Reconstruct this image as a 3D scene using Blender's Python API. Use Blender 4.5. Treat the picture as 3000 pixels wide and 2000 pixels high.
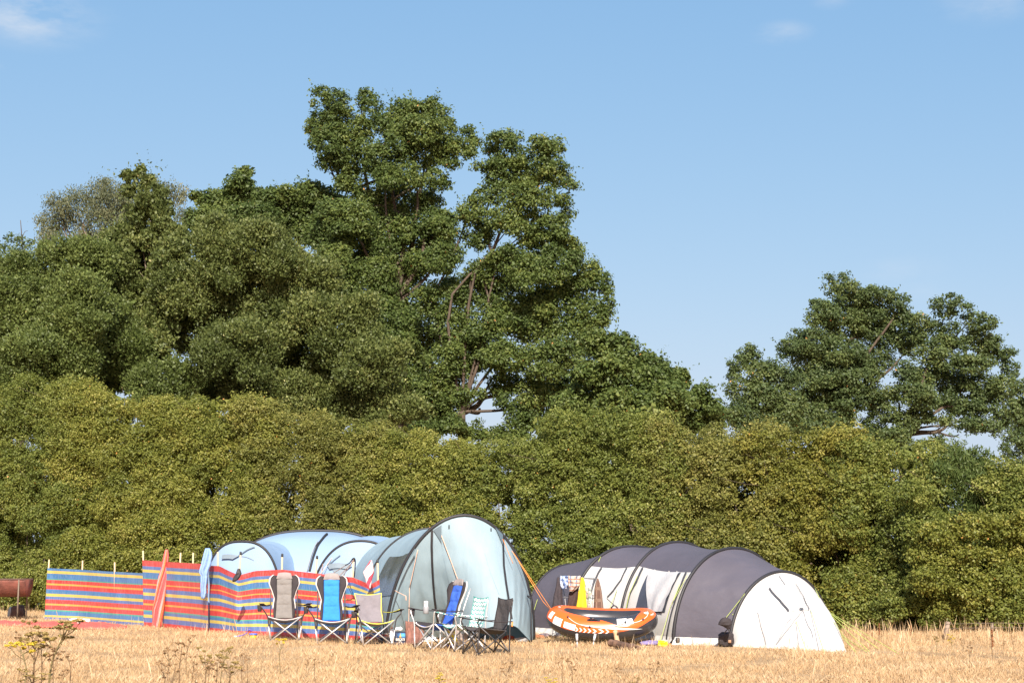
import bpy, math, random
import numpy as np
from mathutils import Vector, noise
R = math.radians
for o in list(bpy.data.objects): bpy.data.objects.remove(o)
SC = bpy.context.scene
COL = SC.collection

# ------------------------------------------------------------------ camera
F = 4450.0; CAMZ = 1.6; TH = math.atan(615/F); CT, ST = math.cos(TH), math.sin(TH)
cd = bpy.data.cameras.new('camera'); cam = bpy.data.objects.new('camera', cd); COL.objects.link(cam)
cd.sensor_width = 36; cd.lens = 36*F/3000; cd.clip_start = .1; cd.clip_end = 6000
cam.location = (0, 0, CAMZ); cam.rotation_euler = (R(90)+TH, 0, 0)
SC.camera = cam
# ------------------------------------------------------------------ light
SUN_EL, SUN_AZ = R(38), R(4)          # azimuth: degrees to the right of straight behind the camera
sd = Vector((math.sin(SUN_AZ)*math.cos(SUN_EL), -math.cos(SUN_AZ)*math.cos(SUN_EL), math.sin(SUN_EL)))
sl = bpy.data.lights.new('sun', 'SUN'); sl.energy = 5.0; sl.angle = R(.5); sl.color = (1, .93, .83)
so = bpy.data.objects.new('sun', sl); COL.objects.link(so)
so.rotation_euler = sd.to_track_quat('Z', 'Y').to_euler()
W = bpy.data.worlds.new('World'); SC.world = W; W.use_nodes = True
nt = W.node_tree; N = nt.nodes; L = nt.links; N.clear()
sky = N.new('ShaderNodeTexSky'); sky.sky_type = 'NISHITA'; sky.sun_disc = False
sky.sun_elevation = SUN_EL; sky.sun_rotation = math.pi - SUN_AZ
sky.altitude = 50; sky.air_density = 1.0; sky.dust_density = 2.0; sky.ozone_density = 5.0
bg = N.new('ShaderNodeBackground'); bg.inputs[1].default_value = .10
srgb = N.new('ShaderNodeSeparateColor'); crgb = N.new('ShaderNodeCombineColor')
for ch, (g_, k_) in enumerate(((.86, 1.315), (.53, 1.87), (.28, 3.08))):      # soften the sky's gradient towards a hazy summer blue
    pw = N.new('ShaderNodeMath'); pw.operation = 'POWER'; pw.inputs[1].default_value = g_; ml = N.new('ShaderNodeMath'); ml.operation = 'MULTIPLY'; ml.inputs[1].default_value = k_
    L.new(srgb.outputs[ch], pw.inputs[0]); L.new(pw.outputs[0], ml.inputs[0]); L.new(ml.outputs[0], crgb.inputs[ch])
skt = N.new('ShaderNodeMix'); skt.data_type = 'RGBA'; skt.blend_type = 'MULTIPLY'; skt.inputs['Factor'].default_value = 1; skt.inputs['B'].default_value = (1.55, 1.90, 2.20, 1)
out = N.new('ShaderNodeOutputWorld')
# faint wisps of cloud at fixed places in the sky
tc = N.new('ShaderNodeTexCoord')
sx = N.new('ShaderNodeSeparateXYZ'); cx_ = N.new('ShaderNodeCombineXYZ'); mxz = N.new('ShaderNodeMath'); mxz.operation = 'MAXIMUM'; mxz.inputs[1].default_value = .08   # keep the pale haze colour down to the horizon
L.new(tc.outputs['Generated'], sx.inputs[0]); L.new(sx.outputs[0], cx_.inputs[0]); L.new(sx.outputs[1], cx_.inputs[1]); L.new(sx.outputs[2], mxz.inputs[0]); L.new(mxz.outputs[0], cx_.inputs[2]); L.new(cx_.outputs[0], sky.inputs[0])
mp = N.new('ShaderNodeMapping'); mp.inputs['Scale'].default_value = (22, 22, 60)
nz = N.new('ShaderNodeTexNoise'); nz.inputs['Scale'].default_value = 1.0; nz.inputs['Detail'].default_value = 7; nz.inputs['Roughness'].default_value = .6
L.new(tc.outputs['Generated'], mp.inputs[0]); L.new(mp.outputs[0], nz.inputs[0])
def skydir(px, py):
    a = (px-1500)/F; v = (1000-py)/F
    return Vector((a, CT-ST*v, ST+CT*v)).normalized()
acc = None
for (px, py, rad, amp) in [(60, 40, 190, .62), (170, 60, 110, .35), (2290, 97, 75, .32), (2900, 10, 130, .26), (2440, 5, 50, .2), (2640, 790, 110, .12), (5, 195, 25, .3), (2700, 850, 90, .10)]:
    d = skydir(px, py)
    sub = N.new('ShaderNodeVectorMath'); sub.operation = 'SUBTRACT'; sub.inputs[1].default_value = d
    sc_ = N.new('ShaderNodeVectorMath'); sc_.operation = 'MULTIPLY'; sc_.inputs[1].default_value = (1, 1, 2.6)
    ln = N.new('ShaderNodeVectorMath'); ln.operation = 'LENGTH'
    mr = N.new('ShaderNodeMapRange'); mr.interpolation_type = 'SMOOTHSTEP'
    mr.inputs['From Min'].default_value = 0; mr.inputs['From Max'].default_value = rad/F*1.5
    mr.inputs['To Min'].default_value = amp; mr.inputs['To Max'].default_value = 0
    L.new(tc.outputs['Generated'], sub.inputs[0]); L.new(sub.outputs[0], sc_.inputs[0]); L.new(sc_.outputs[0], ln.inputs[0]); L.new(ln.outputs['Value'], mr.inputs['Value'])
    if acc is None: acc = mr.outputs[0]
    else:
        ad = N.new('ShaderNodeMath'); ad.operation = 'MAXIMUM'; L.new(acc, ad.inputs[0]); L.new(mr.outputs[0], ad.inputs[1]); acc = ad.outputs[0]
nr = N.new('ShaderNodeMapRange'); nr.inputs['From Min'].default_value = .38; nr.inputs['From Max'].default_value = .68
L.new(nz.outputs['Fac'], nr.inputs['Value'])
mu = N.new('ShaderNodeMath'); mu.operation = 'MULTIPLY'; L.new(nr.outputs[0], mu.inputs[0]); L.new(acc, mu.inputs[1])
mx = N.new('ShaderNodeMix'); mx.data_type = 'RGBA'
L.new(mu.outputs[0], mx.inputs['Factor']); L.new(sky.outputs[0], srgb.inputs[0]); L.new(crgb.outputs[0], mx.inputs['A']); mx.inputs['B'].default_value = (4.9, 5.0, 5.2, 1)
L.new(mx.outputs['Result'], bg.inputs[0]); L.new(bg.outputs[0], out.inputs[0])
SC.view_settings.view_transform = 'Standard'; SC.view_settings.look = 'None'
SC.view_settings.exposure = .8; SC.view_settings.gamma = 1
SC.render.engine = 'CYCLES'

# ------------------------------------------------------------------ pixel helpers (3000x2000 photo coordinates -> world)
def at(px, py, Y):
    a = (px-1500)/F; v = (1000-py)/F; y = CT-ST*v; t = Y/y
    return Vector((a*t, Y, CAMZ+(ST+CT*v)*t))
def gnd(px, py, z=0):
    a = (px-1500)/F; v = (1000-py)/F; zz = ST+CT*v; t = (z-CAMZ)/zz
    return Vector((a*t, (CT-ST*v)*t, z))
def proj(p):
    z = p[2]-CAMZ; d = p[1]*CT+z*ST; v = -p[1]*ST+z*CT
    return 1500+F*p[0]/d, 1000-F*v/d

# ------------------------------------------------------------------ tagging
def tag(o, label=None, cat=None, group=None, kind=None):
    if label: o['label'] = label
    if cat: o['category'] = cat
    if group: o['group'] = group
    if kind: o['kind'] = kind
    return o
def empty(name, loc, rz=0, label=None, cat=None, group=None):
    o = bpy.data.objects.new(name, None); COL.objects.link(o); o.empty_display_size = .2
    o.location = loc; o.rotation_euler = (0, 0, rz)
    return tag(o, label, cat, group)

# ------------------------------------------------------------------ materials
MATS = {}
def nodes_of(name):
    m = bpy.data.materials.new(name); m.use_nodes = True
    t = m.node_tree; b = t.nodes['Principled BSDF']
    return m, t, t.nodes, t.links, b
def mat(name, col, rough=.6, metal=0, var=.12, vscale=6, bump=0, bscale=20, spec=.5, trans=0, aniso=None, sheen=0):
    """procedural material: colour broken up by noise, optional bump and translucency"""
    if name in MATS: return MATS[name]
    m, t, n, l, b = nodes_of(name)
    tcn = n.new('ShaderNodeTexCoord'); mpp = n.new('ShaderNodeMapping')
    if aniso: mpp.inputs['Scale'].default_value = aniso
    l.new(tcn.outputs['Object'], mpp.inputs[0])
    nn = n.new('ShaderNodeTexNoise'); nn.inputs['Scale'].default_value = vscale; nn.inputs['Detail'].default_value = 5
    l.new(mpp.outputs[0], nn.inputs[0])
    r = n.new('ShaderNodeValToRGB'); c = np.array(col[:3])
    r.color_ramp.elements[0].position = .3; r.color_ramp.elements[1].position = .7
    r.color_ramp.elements[0].color = (*np.clip(c*(1-var), 0, 1), 1); r.color_ramp.elements[1].color = (*np.clip(c*(1+var), 0, 1), 1)
    l.new(nn.outputs[0], r.inputs[0]); l.new(r.outputs[0], b.inputs['Base Color'])
    b.inputs['Roughness'].default_value = rough; b.inputs['Metallic'].default_value = metal
    b.inputs['Specular IOR Level'].default_value = spec
    if bump:
        n2 = n.new('ShaderNodeTexNoise'); n2.inputs['Scale'].default_value = bscale; n2.inputs['Detail'].default_value = 4
        l.new(mpp.outputs[0], n2.inputs[0]); bp = n.new('ShaderNodeBump'); bp.inputs['Strength'].default_value = bump; bp.inputs['Distance'].default_value = .03
        l.new(n2.outputs[0], bp.inputs['Height']); l.new(bp.outputs[0], b.inputs['Normal'])
    if trans:
        tr = n.new('ShaderNodeBsdfTranslucent'); l.new(r.outputs[0], tr.inputs[0])
        ms = n.new('ShaderNodeMixShader'); ms.inputs[0].default_value = trans
        o = n['Material Output']; l.new(b.outputs[0], ms.inputs[1]); l.new(tr.outputs[0], ms.inputs[2]); l.new(ms.outputs[0], o.inputs[0])
    MATS[name] = m
    return m
def leafmat(name, cols, rough=.42, trans=.40, spec=.5):
    rough = max(rough, .52); spec = min(spec, .34)
    m, t, n, l, b = nodes_of(name)
    a = n.new('ShaderNodeAttribute'); a.attribute_name = 'tint'
    r = n.new('ShaderNodeValToRGB'); e = r.color_ramp.elements
    while len(e) < len(cols): e.new(.5)
    for i, (p, c) in enumerate(cols): e[i].position = p; e[i].color = (*c, 1)
    l.new(a.outputs['Fac'], r.inputs[0]); l.new(r.outputs[0], b.inputs['Base Color'])
    b.inputs['Roughness'].default_value = rough; b.inputs['Specular IOR Level'].default_value = spec
    tr = n.new('ShaderNodeBsdfTranslucent'); l.new(r.outputs[0], tr.inputs[0])
    ms = n.new('ShaderNodeMixShader'); ms.inputs[0].default_value = trans
    l.new(b.outputs[0], ms.inputs[1]); l.new(tr.outputs[0], ms.inputs[2]); l.new(ms.outputs[0], n['Material Output'].inputs[0])
    return m
def uvmat(name, build, rough=.5, spec=.5, trans=0, bump=0, bscale=14, baniso=(1, 1, 1)):
    """material whose pattern is laid out in the mesh's own UVs; build(nodes, links, u, v) returns a colour socket"""
    m, t, n, l, b = nodes_of(name)
    uv = n.new('ShaderNodeUVMap'); sp = n.new('ShaderNodeSeparateXYZ'); l.new(uv.outputs[0], sp.inputs[0])
    c = build(n, l, sp.outputs[0], sp.outputs[1])
    l.new(c, b.inputs['Base Color']); b.inputs['Roughness'].default_value = rough; b.inputs['Specular IOR Level'].default_value = spec
    if bump:
        tcn = n.new('ShaderNodeTexCoord'); mpp = n.new('ShaderNodeMapping'); mpp.inputs['Scale'].default_value = baniso
        n2 = n.new('ShaderNodeTexNoise'); n2.inputs['Scale'].default_value = bscale; n2.inputs['Detail'].default_value = 3
        l.new(tcn.outputs['Object'], mpp.inputs[0]); l.new(mpp.outputs[0], n2.inputs[0])
        bp = n.new('ShaderNodeBump'); bp.inputs['Strength'].default_value = bump; bp.inputs['Distance'].default_value = .03
        l.new(n2.outputs[0], bp.inputs['Height']); l.new(bp.outputs[0], b.inputs['Normal'])
    if trans:
        tr = n.new('ShaderNodeBsdfTranslucent'); l.new(c, tr.inputs[0])
        ms = n.new('ShaderNodeMixShader'); ms.inputs[0].default_value = trans
        l.new(b.outputs[0], ms.inputs[1]); l.new(tr.outputs[0], ms.inputs[2]); l.new(ms.outputs[0], n['Material Output'].inputs[0])
    return m
def ramp_stripes(n, l, v, stops, cols):
    r = n.new('ShaderNodeValToRGB'); r.color_ramp.interpolation = 'CONSTANT'; e = r.color_ramp.elements
    while len(e) < len(stops): e.new(.5)
    for i, (p, c) in enumerate(zip(stops, cols)): e[i].position = p
    for i, (p, c) in enumerate(zip(stops, cols)): e[i].color = (*c, 1)
    l.new(v, r.inputs[0]); return r.outputs[0]
def math_(n, l, op, a, b=None, c=None):
    x = n.new('ShaderNodeMath'); x.operation = op
    for i, s in enumerate((a, b, c)):
        if s is None: continue
        if isinstance(s, (int, float)): x.inputs[i].default_value = s
        else: l.new(s, x.inputs[i])
    return x.outputs[0]
def mixc(n, l, f, a, b):
    x = n.new('ShaderNodeMix'); x.data_type = 'RGBA'; l.new(f, x.inputs['Factor'])
    for k, s in (('A', a), ('B', b)):
        if isinstance(s, tuple): x.inputs[k].default_value = (*s, 1)
        else: l.new(s, x.inputs[k])
    return x.outputs['Result']

# ------------------------------------------------------------------ mesh builder
class MB:
    def __init__(s): s.v = []; s.f = []; s.uv = {}
    def add(s, vs, fs, uvs=None):
        b = len(s.v); s.v += [tuple(p) for p in vs]
        if uvs:
            for i, u in enumerate(uvs): s.uv[b+i] = u
        s.f += [tuple(i+b for i in f) for f in fs]; return s
    def grid(s, fn, nu, nv, closeu=False):
        vs = []; uvs = []
        for j in range(nv+1):
            for i in range(nu if closeu else nu+1):
                vs.append(fn(i/nu, j/nv)); uvs.append((i/nu, j/nv))
        w = nu if closeu else nu+1; fs = []
        for j in range(nv):
            for i in range(nu):
                k = (i+1) % w if closeu else i+1
                fs.append((j*w+i, j*w+k, (j+1)*w+k, (j+1)*w+i))
        return s.add(vs, fs, uvs)
    def tube(s, pts, r, n=8, caps=True, flat=None):
        """tube through pts; r number or list; flat=(vector, factor) squashes it"""
        pts = [Vector(p) for p in pts]; m = len(pts)
        if not isinstance(r, (list, tuple, np.ndarray)): r = [r]*m
        vs = []; ref = None
        for i, p in enumerate(pts):
            d = (pts[min(i+1, m-1)]-pts[max(i-1, 0)]); d = d.normalized() if d.length > 1e-9 else Vector((0, 0, 1))
            if ref is None:
                ref = Vector((0, 0, 1)) if abs(d.z) < .9 else Vector((1, 0, 0))
            a = d.cross(ref).normalized(); b = a.cross(d).normalized(); ref = b
            for k in range(n):
                t = 2*math.pi*k/n; vs.append(p+a*(math.cos(t)*r[i])+b*(math.sin(t)*r[i]))
        fs = [(i*n+k, i*n+(k+1) % n, (i+1)*n+(k+1) % n, (i+1)*n+k) for i in range(m-1) for k in range(n)]
        if caps: fs += [tuple(range(n))[::-1], tuple((m-1)*n+k for k in range(n))]
        return s.add(vs, fs)
    def box(s, c, size, rz=0, bev=0, rx=0, ry=0):
        from mathutils import Euler
        c = Vector(c); x, y, z = [k/2 for k in size]; M = Euler((rx, ry, rz)).to_matrix()
        if not bev:
            vs = [c+M@Vector((i*x, j*y, k*z)) for k in (-1, 1) for j in (-1, 1) for i in (-1, 1)]
            return s.add(vs, [(0, 2, 3, 1), (4, 5, 7, 6), (0, 1, 5, 4), (2, 6, 7, 3), (0, 4, 6, 2), (1, 3, 7, 5)])
        b = bev; pr = [(-x+b, -y), (x-b, -y), (x, -y+b), (x, y-b), (x-b, y), (-x+b, y), (-x, y-b), (-x, -y+b)]
        vs = []
        for (zz, k) in ((-z, b), (-z+b, 0), (z-b, 0), (z, b)):
            for (u, w) in pr:
                uu = u-math.copysign(min(k, abs(u)), u); ww = w-math.copysign(min(k, abs(w)), w)
                vs.append(c+M@Vector((uu, ww, zz)))
        fs = [(i*8+k, i*8+(k+1) % 8, (i+1)*8+(k+1) % 8, (i+1)*8+k) for i in range(3) for k in range(8)]
        fs += [tuple(range(8))[::-1], tuple(24+k for k in range(8))]
        return s.add(vs, fs)
    def lathe(s, prof, c=(0, 0, 0), n=20, sx=1, sy=1):
        vs = [(c[0]+r*math.cos(2*math.pi*k/n)*sx, c[1]+r*math.sin(2*math.pi*k/n)*sy, c[2]+z) for (r, z) in prof for k in range(n)]
        m = len(prof); fs = [(i*n+k, i*n+(k+1) % n, (i+1)*n+(k+1) % n, (i+1)*n+k) for i in range(m-1) for k in range(n)]
        fs += [tuple(range(n))[::-1], tuple((m-1)*n+k for k in range(n))]
        return s.add(vs, fs)
    def build(s, name, m, parent=None, smooth=True, solid=0, keep_world=True):
        me = bpy.data.meshes.new(name); me.from_pydata(s.v, [], s.f)
        if s.uv:
            ul = me.uv_layers.new(name='UVMap')
            for lp in me.loops: ul.data[lp.index].uv = s.uv.get(lp.vertex_index, (0, 0))
        if smooth: me.polygons.foreach_set('use_smooth', [True]*len(me.polygons))
        me.materials.append(m)
        o = bpy.data.objects.new(name, me); COL.objects.link(o)
        if parent:
            o.parent = parent
            if keep_world:
                bpy.context.view_layer.update(); o.matrix_parent_inverse = parent.matrix_world.inverted()
        if solid:
            md = o.modifiers.new('thickness', 'SOLIDIFY'); md.thickness = solid; md.offset = 0
        me.update()
        return o
def quads(name, V, m, parent=None, tint=None, n=4):
    """big meshes of separate n-gons, V: (K,n,3) array"""
    K = V.shape[0]; me = bpy.data.meshes.new(name)
    me.vertices.add(K*n); me.vertices.foreach_set('co', V.astype(np.float32).ravel())
    me.loops.add(K*n); me.loops.foreach_set('vertex_index', np.arange(K*n, dtype=np.int32))
    me.polygons.add(K); me.polygons.foreach_set('loop_start', np.arange(0, K*n, n, dtype=np.int32))
    me.update(calc_edges=True)
    if tint is not None:
        at_ = me.attributes.new('tint', 'FLOAT', 'FACE'); at_.data.foreach_set('value', tint.astype(np.float32))
    me.materials.append(m)
    o = bpy.data.objects.new(name, me); COL.objects.link(o)
    if parent:
        o.parent = parent; bpy.context.view_layer.update(); o.matrix_parent_inverse = parent.matrix_world.inverted()
    return o
def catm(pts, n=8):
    pts = [Vector(p) for p in pts]; P = [pts[0]]+pts+[pts[-1]]; r = []
    for i in range(1, len(P)-2):
        for k in range(n):
            t = k/n; a, b, c, d = P[i-1:i+3]
            r.append(.5*((2*b)+(c-a)*t+(2*a-5*b+4*c-d)*t*t+(3*b-a-3*c+d)*t**3))
    r.append(pts[-1]); return r
def lerp(a, b, t): return a+(b-a)*t
def interp(x, xs, ys): return float(np.interp(x, xs, ys))
nse = lambda x, y, z=0: noise.noise(Vector((x, y, z)))
# ================================================================== GROUND
def ground_material():
    m, t, n, l, b = nodes_of('dry_ground')
    tcn = n.new('ShaderNodeTexCoord')
    def nz_(scale, det, asp=(1, 1, 1)):
        mp_ = n.new('ShaderNodeMapping'); mp_.inputs['Scale'].default_value = asp
        x = n.new('ShaderNodeTexNoise'); x.inputs['Scale'].default_value = scale; x.inputs['Detail'].default_value = det; x.inputs['Roughness'].default_value = .65
        l.new(tcn.outputs['Object'], mp_.inputs[0]); l.new(mp_.outputs[0], x.inputs[0]); return x.outputs['Fac']
    a = nz_(.5, 4); c = nz_(28, 6, (1, 1.6, 1)); d = nz_(5, 5, (1, 2, 1))
    s = math_(n, l, 'ADD', math_(n, l, 'MULTIPLY', a, .42), math_(n, l, 'ADD', math_(n, l, 'MULTIPLY', c, .34), math_(n, l, 'MULTIPLY', d, .24)))
    r = n.new('ShaderNodeValToRGB'); e = r.color_ramp.elements
    for _ in range(2): e.new(.5)
    for i, (p, cc) in enumerate([(.36, (.26, .155, .075)), (.47, (.41, .27, .145)), (.55, (.525, .37, .21)), (.68, (.64, .48, .30))]): e[i].position = p; e[i].color = (*cc, 1)
    l.new(s, r.inputs[0]); l.new(r.outputs[0], b.inputs['Base Color']); b.inputs['Roughness'].default_value = .9; b.inputs['Specular IOR Level'].default_value = .15
    bp = n.new('ShaderNodeBump'); bp.inputs['Strength'].default_value = .8; bp.inputs['Distance'].default_value = .04
    l.new(c, bp.inputs['Height']); l.new(bp.outputs[0], b.inputs['Normal'])
    return m
GM = ground_material()
def gz(x, y): return .018*nse(x*.35, y*.35)+.010*nse(x*1.3, y*1.3, 4)
g = MB()
xs = np.concatenate([[-3000, -600, -120, -40], np.arange(-18, 18.01, .35), [40, 120, 600, 3000]])
ys = np.concatenate([[-300, -50, 0, 10], np.arange(15, 46, .35), [60, 120, 600, 4000]])
vs = [(x, y, gz(x, y) if abs(x) < 18.1 and 14.9 < y < 46.1 else 0) for y in ys for x in xs]; nx = len(xs)
g.add(vs, [(j*nx+i, j*nx+i+1, (j+1)*nx+i+1, (j+1)*nx+i) for j in range(len(ys)-1) for i in range(nx-1)])
tag(g.build('ground', GM), kind='structure')

rs = np.random.default_rng(7)
def grass(name, K, yr, label, hmin, hmax, mask=None, cols=None, wid=.006, seed=1, ln=1.0):
    rs = np.random.default_rng(seed)
    u = rs.random(K*3); y0, y1 = yr
    Y = 1/(1/y0+(1/y1-1/y0)*u)                       # denser close to the viewer, where blades show larger
    X = (rs.random(K*3)*2-1)*(Y*.345+.4)
    # clumps
    f = np.sin(X*1.7+np.sin(Y*1.3)*2)*np.cos(Y*1.1+np.sin(X*.8)*1.7)+.5*np.sin(X*5.3+Y*3.1)*np.sin(Y*4.7-X*2)
    keep = rs.random(K*3) < np.clip(.42+.38*f, .06, 1)
    if mask is not None: keep &= mask(X, Y, rs)
    tr = np.exp(-(((X+1.8)/3.6)**2+((Y-24.9)/1.3)**2))+.8*np.exp(-(((X-2.2)/2.5)**2+((Y-25.4)/.9)**2))+.7*np.exp(-(((X+3.5+.25*(Y-20))/.5)**2))*(Y < 26)
    keep &= rs.random(K*3) > tr*.6
    X, Y, f = X[keep][:K], Y[keep][:K], f[keep][:K]; k = len(X)
    h = (hmin+(hmax-hmin)*rs.random(k)**2.2)*(1+.25*f)
    az = rs.random(k)*2*np.pi; lean = rs.random(k)**1.2*ln
    dx, dy = np.cos(az)*h*lean, np.sin(az)*h*lean
    w = wid*(.6+.8*rs.random(k)); a2 = rs.random(k)*np.pi; wx, wy = np.cos(a2)*w/2, np.sin(a2)*w/2
    V = np.zeros((k, 4, 3)); z0 = -.005
    V[:, 0] = np.c_[X-wx, Y-wy, np.full(k, z0)]; V[:, 1] = np.c_[X+wx, Y+wy, np.full(k, z0)]
    V[:, 2] = np.c_[X+dx+wx*.25, Y+dy+wy*.25, h]; V[:, 3] = np.c_[X+dx*.45-wx*.9, Y+dy*.45-wy*.9, h*.6]
    return quads(name, V, cols, tint=np.clip(rs.random(k)*.7+.3*(f*.5+.5), 0, 1)), (X, Y)
straw = leafmat('straw', [(0, (.33, .21, .10)), (.3, (.54, .37, .20)), (.7, (.70, .51, .30)), (1, (.84, .68, .46))], rough=.55, trans=.25, spec=.3)
def inside_tents(X, Y, rs):
    # keep blades out of the tent floors
    k = ~((X > -1.9) & (X < .3) & (Y > 28.3) & (Y < 32)) & ~((X > -6.5) & (X < -2.5) & (Y > 32.5))
    return k
o, _ = grass('dry_grass', 420000, (17.2, 46), '', .02, .085, inside_tents, straw, seed=3)
tag(o, 'short dry straw-coloured grass covering the whole camping field', 'grass', kind='stuff')
def tallmask(X, Y, rs):
    s = 1500+F*X/Y
    hed = (Y > 26.5) & (s > 2450) & (rs.random(len(X)) < .9)
    hed2 = (s < 130) & (Y > 37) 
    foot = ((s > 400) & (s < 1130) & (np.abs(Y-(27.2+(1110-s)*.0062)) < .55) & (rs.random(len(X)) < .4))
    foot2 = ((s > 1600) & (s < 2500) & (Y < 27.6) & (Y > 24.6) & (rs.random(len(X)) < .10))
    rnd = (rs.random(len(X)) < .035) & (Y > 18.6)
    return hed | hed2 | foot | foot2 | rnd
o, _ = grass('tall_dry_grass', 52000, (17.4, 42), '', .08, .30, tallmask, straw, wid=.004, seed=5, ln=.35)
tag(o, 'taller bleached grass stems along the hedge foot and in front of the windbreaks', 'grass', kind='stuff')

# ================================================================== TREES
bark = mat('bark', (.085, .062, .043), .9, var=.35, vscale=9, bump=.8, bscale=30, aniso=(1, 1, .25))
barkp = mat('bark_pale', (.17, .13, .095), .9, var=.35, vscale=9, bump=.8, bscale=30, aniso=(1, 1, .25))
DM = 1.3; LM = 1.0
COUNT = [0]
def unit(a): return a/np.maximum(np.linalg.norm(a, axis=-1, keepdims=True), 1e-9)
def crown_leaves(lobes, rng, leaf, cl=.32, perclump=26, dens=7.0, droop=0, spiky=0, narrow=.62, fill=.55, flat=.8, sprays=1.0, slen=.38, sup=.5):
    """lobes: list of (cx,cy,cz, rx,ry,rz) in metres -> (K,4,3) leaf quads and tints"""
    Cs = []; Os = []; Sz = []; Tn = []
    for (cx, cy, cz, rx, ry, rz) in lobes:
        area = 4*math.pi*((rx*rz)**1.0+(rx*ry)+(ry*rz))/3
        k = max(6, int(area*dens*DM))
        d = unit(rng.normal(size=(k, 3))); flip = (d[:, 1] > 0) & (rng.random(k) < .45); d[flip, 1] *= -1
        r = fill+(1.04-fill)*rng.random(k)**.55
        out = rng.random(k) < .25; r[out] *= rng.uniform(1.0, 1.28, out.sum())
        c = np.array([cx, cy, cz])+d*r[:, None]*np.array([rx, ry, rz])
        Cs.append(c); Os.append(d); Sz.append(cl*(.55+.8*rng.random(k))*min(1.15, .55+rx*.45)); Tn.append(np.full(k, rng.random()*.42)+rng.random(k)*.25)
    C = np.concatenate(Cs); O = np.concatenate(Os); S = np.concatenate(Sz); T = np.concatenate(Tn)
    idx = np.repeat(np.arange(len(C)), perclump); K = len(idx)
    off = rng.normal(size=(K, 3)); off = unit(off)*(rng.random(K)**.45)[:, None]
    P = C[idx]+off*S[idx][:, None]*np.array([1.1, 1.1, flat])
    if droop: P[:, 2] -= (rng.random(K)**1.3)*droop*(.5+S[idx])
    o = unit(off*np.array([.9, .9, .7])+.45*O[idx]+np.array([0, 0, .45])+.75*rng.normal(size=(K, 3)))
    if spiky:
        tn = unit(rng.normal(size=(K, 3))*.6+np.array([0, 0, .9])+O[idx]*.7)
    elif droop:
        tn = unit(rng.normal(size=(K, 3))*.5+np.array([0, 0, -1.]))
    else: tn = unit(rng.normal(size=(K, 3)))
    b = unit(np.cross(o, tn)); tn2 = unit(np.cross(b, o)) if not (spiky or droop) else tn
    COUNT[0] += K; ln = (leaf*LM*(.65+.7*rng.random(K)))[:, None]; wd = ln*narrow
    V = np.stack([P-tn2*ln/2-b*wd*.18, P+b*wd/2-tn2*ln*.12, P+tn2*ln/2+b*wd*.15, P-b*wd/2+tn2*ln*.1], 1)
    # loose shoots standing proud of the crown, so that its outline stays ragged
    SP = []; SN = []
    for li, (cx, cy, cz, rx, ry, rz) in enumerate(lobes):
        m_ = rng.poisson(sprays*max(1.0, 2.2*(rx*rz+rx*ry+ry*rz)))
        if not m_: continue
        d = unit(rng.normal(size=(m_, 3))); d[:, 1] -= .35; d[:, 2] += .25; d = unit(d)
        st = np.array([cx, cy, cz])+d*np.array([rx, ry, rz])*.93; dr = unit(d*.8+np.array([0, 0, sup])+rng.normal(size=(m_, 3))*.4); le = slen*rng.uniform(.5, 1.5, m_)
        nl = 9
        u = np.tile(np.linspace(.1, 1, nl), m_); ii = np.repeat(np.arange(m_), nl)
        pp = st[ii]+dr[ii]*(le[ii]*u)[:, None]+rng.normal(size=(m_*nl, 3))*.035; SP.append(pp); SN.append(unit(dr[ii]*.5+rng.normal(size=(m_*nl, 3))))
    if SP:
        SP = np.concatenate(SP); SN = np.concatenate(SN); K2 = len(SP); up = unit(rng.normal(size=(K2, 3))+np.array([0, -.4, .5])); b2 = unit(np.cross(up, SN)); l2 = (leaf*LM*(.6+.6*rng.random(K2)))[:, None]
        V = np.concatenate([V, np.stack([SP-SN*l2/2, SP+b2*l2*narrow/2, SP+SN*l2/2, SP-b2*l2*narrow/2], 1)]); idx = np.concatenate([idx, rng.integers(0, len(C), K2)]); K += K2
    t = np.clip((T[idx]+rng.random(K)*.4)*.9, 0, .96)
    acc = rng.random(K) < .0012; t[acc] = 1
    return V, t
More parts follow.
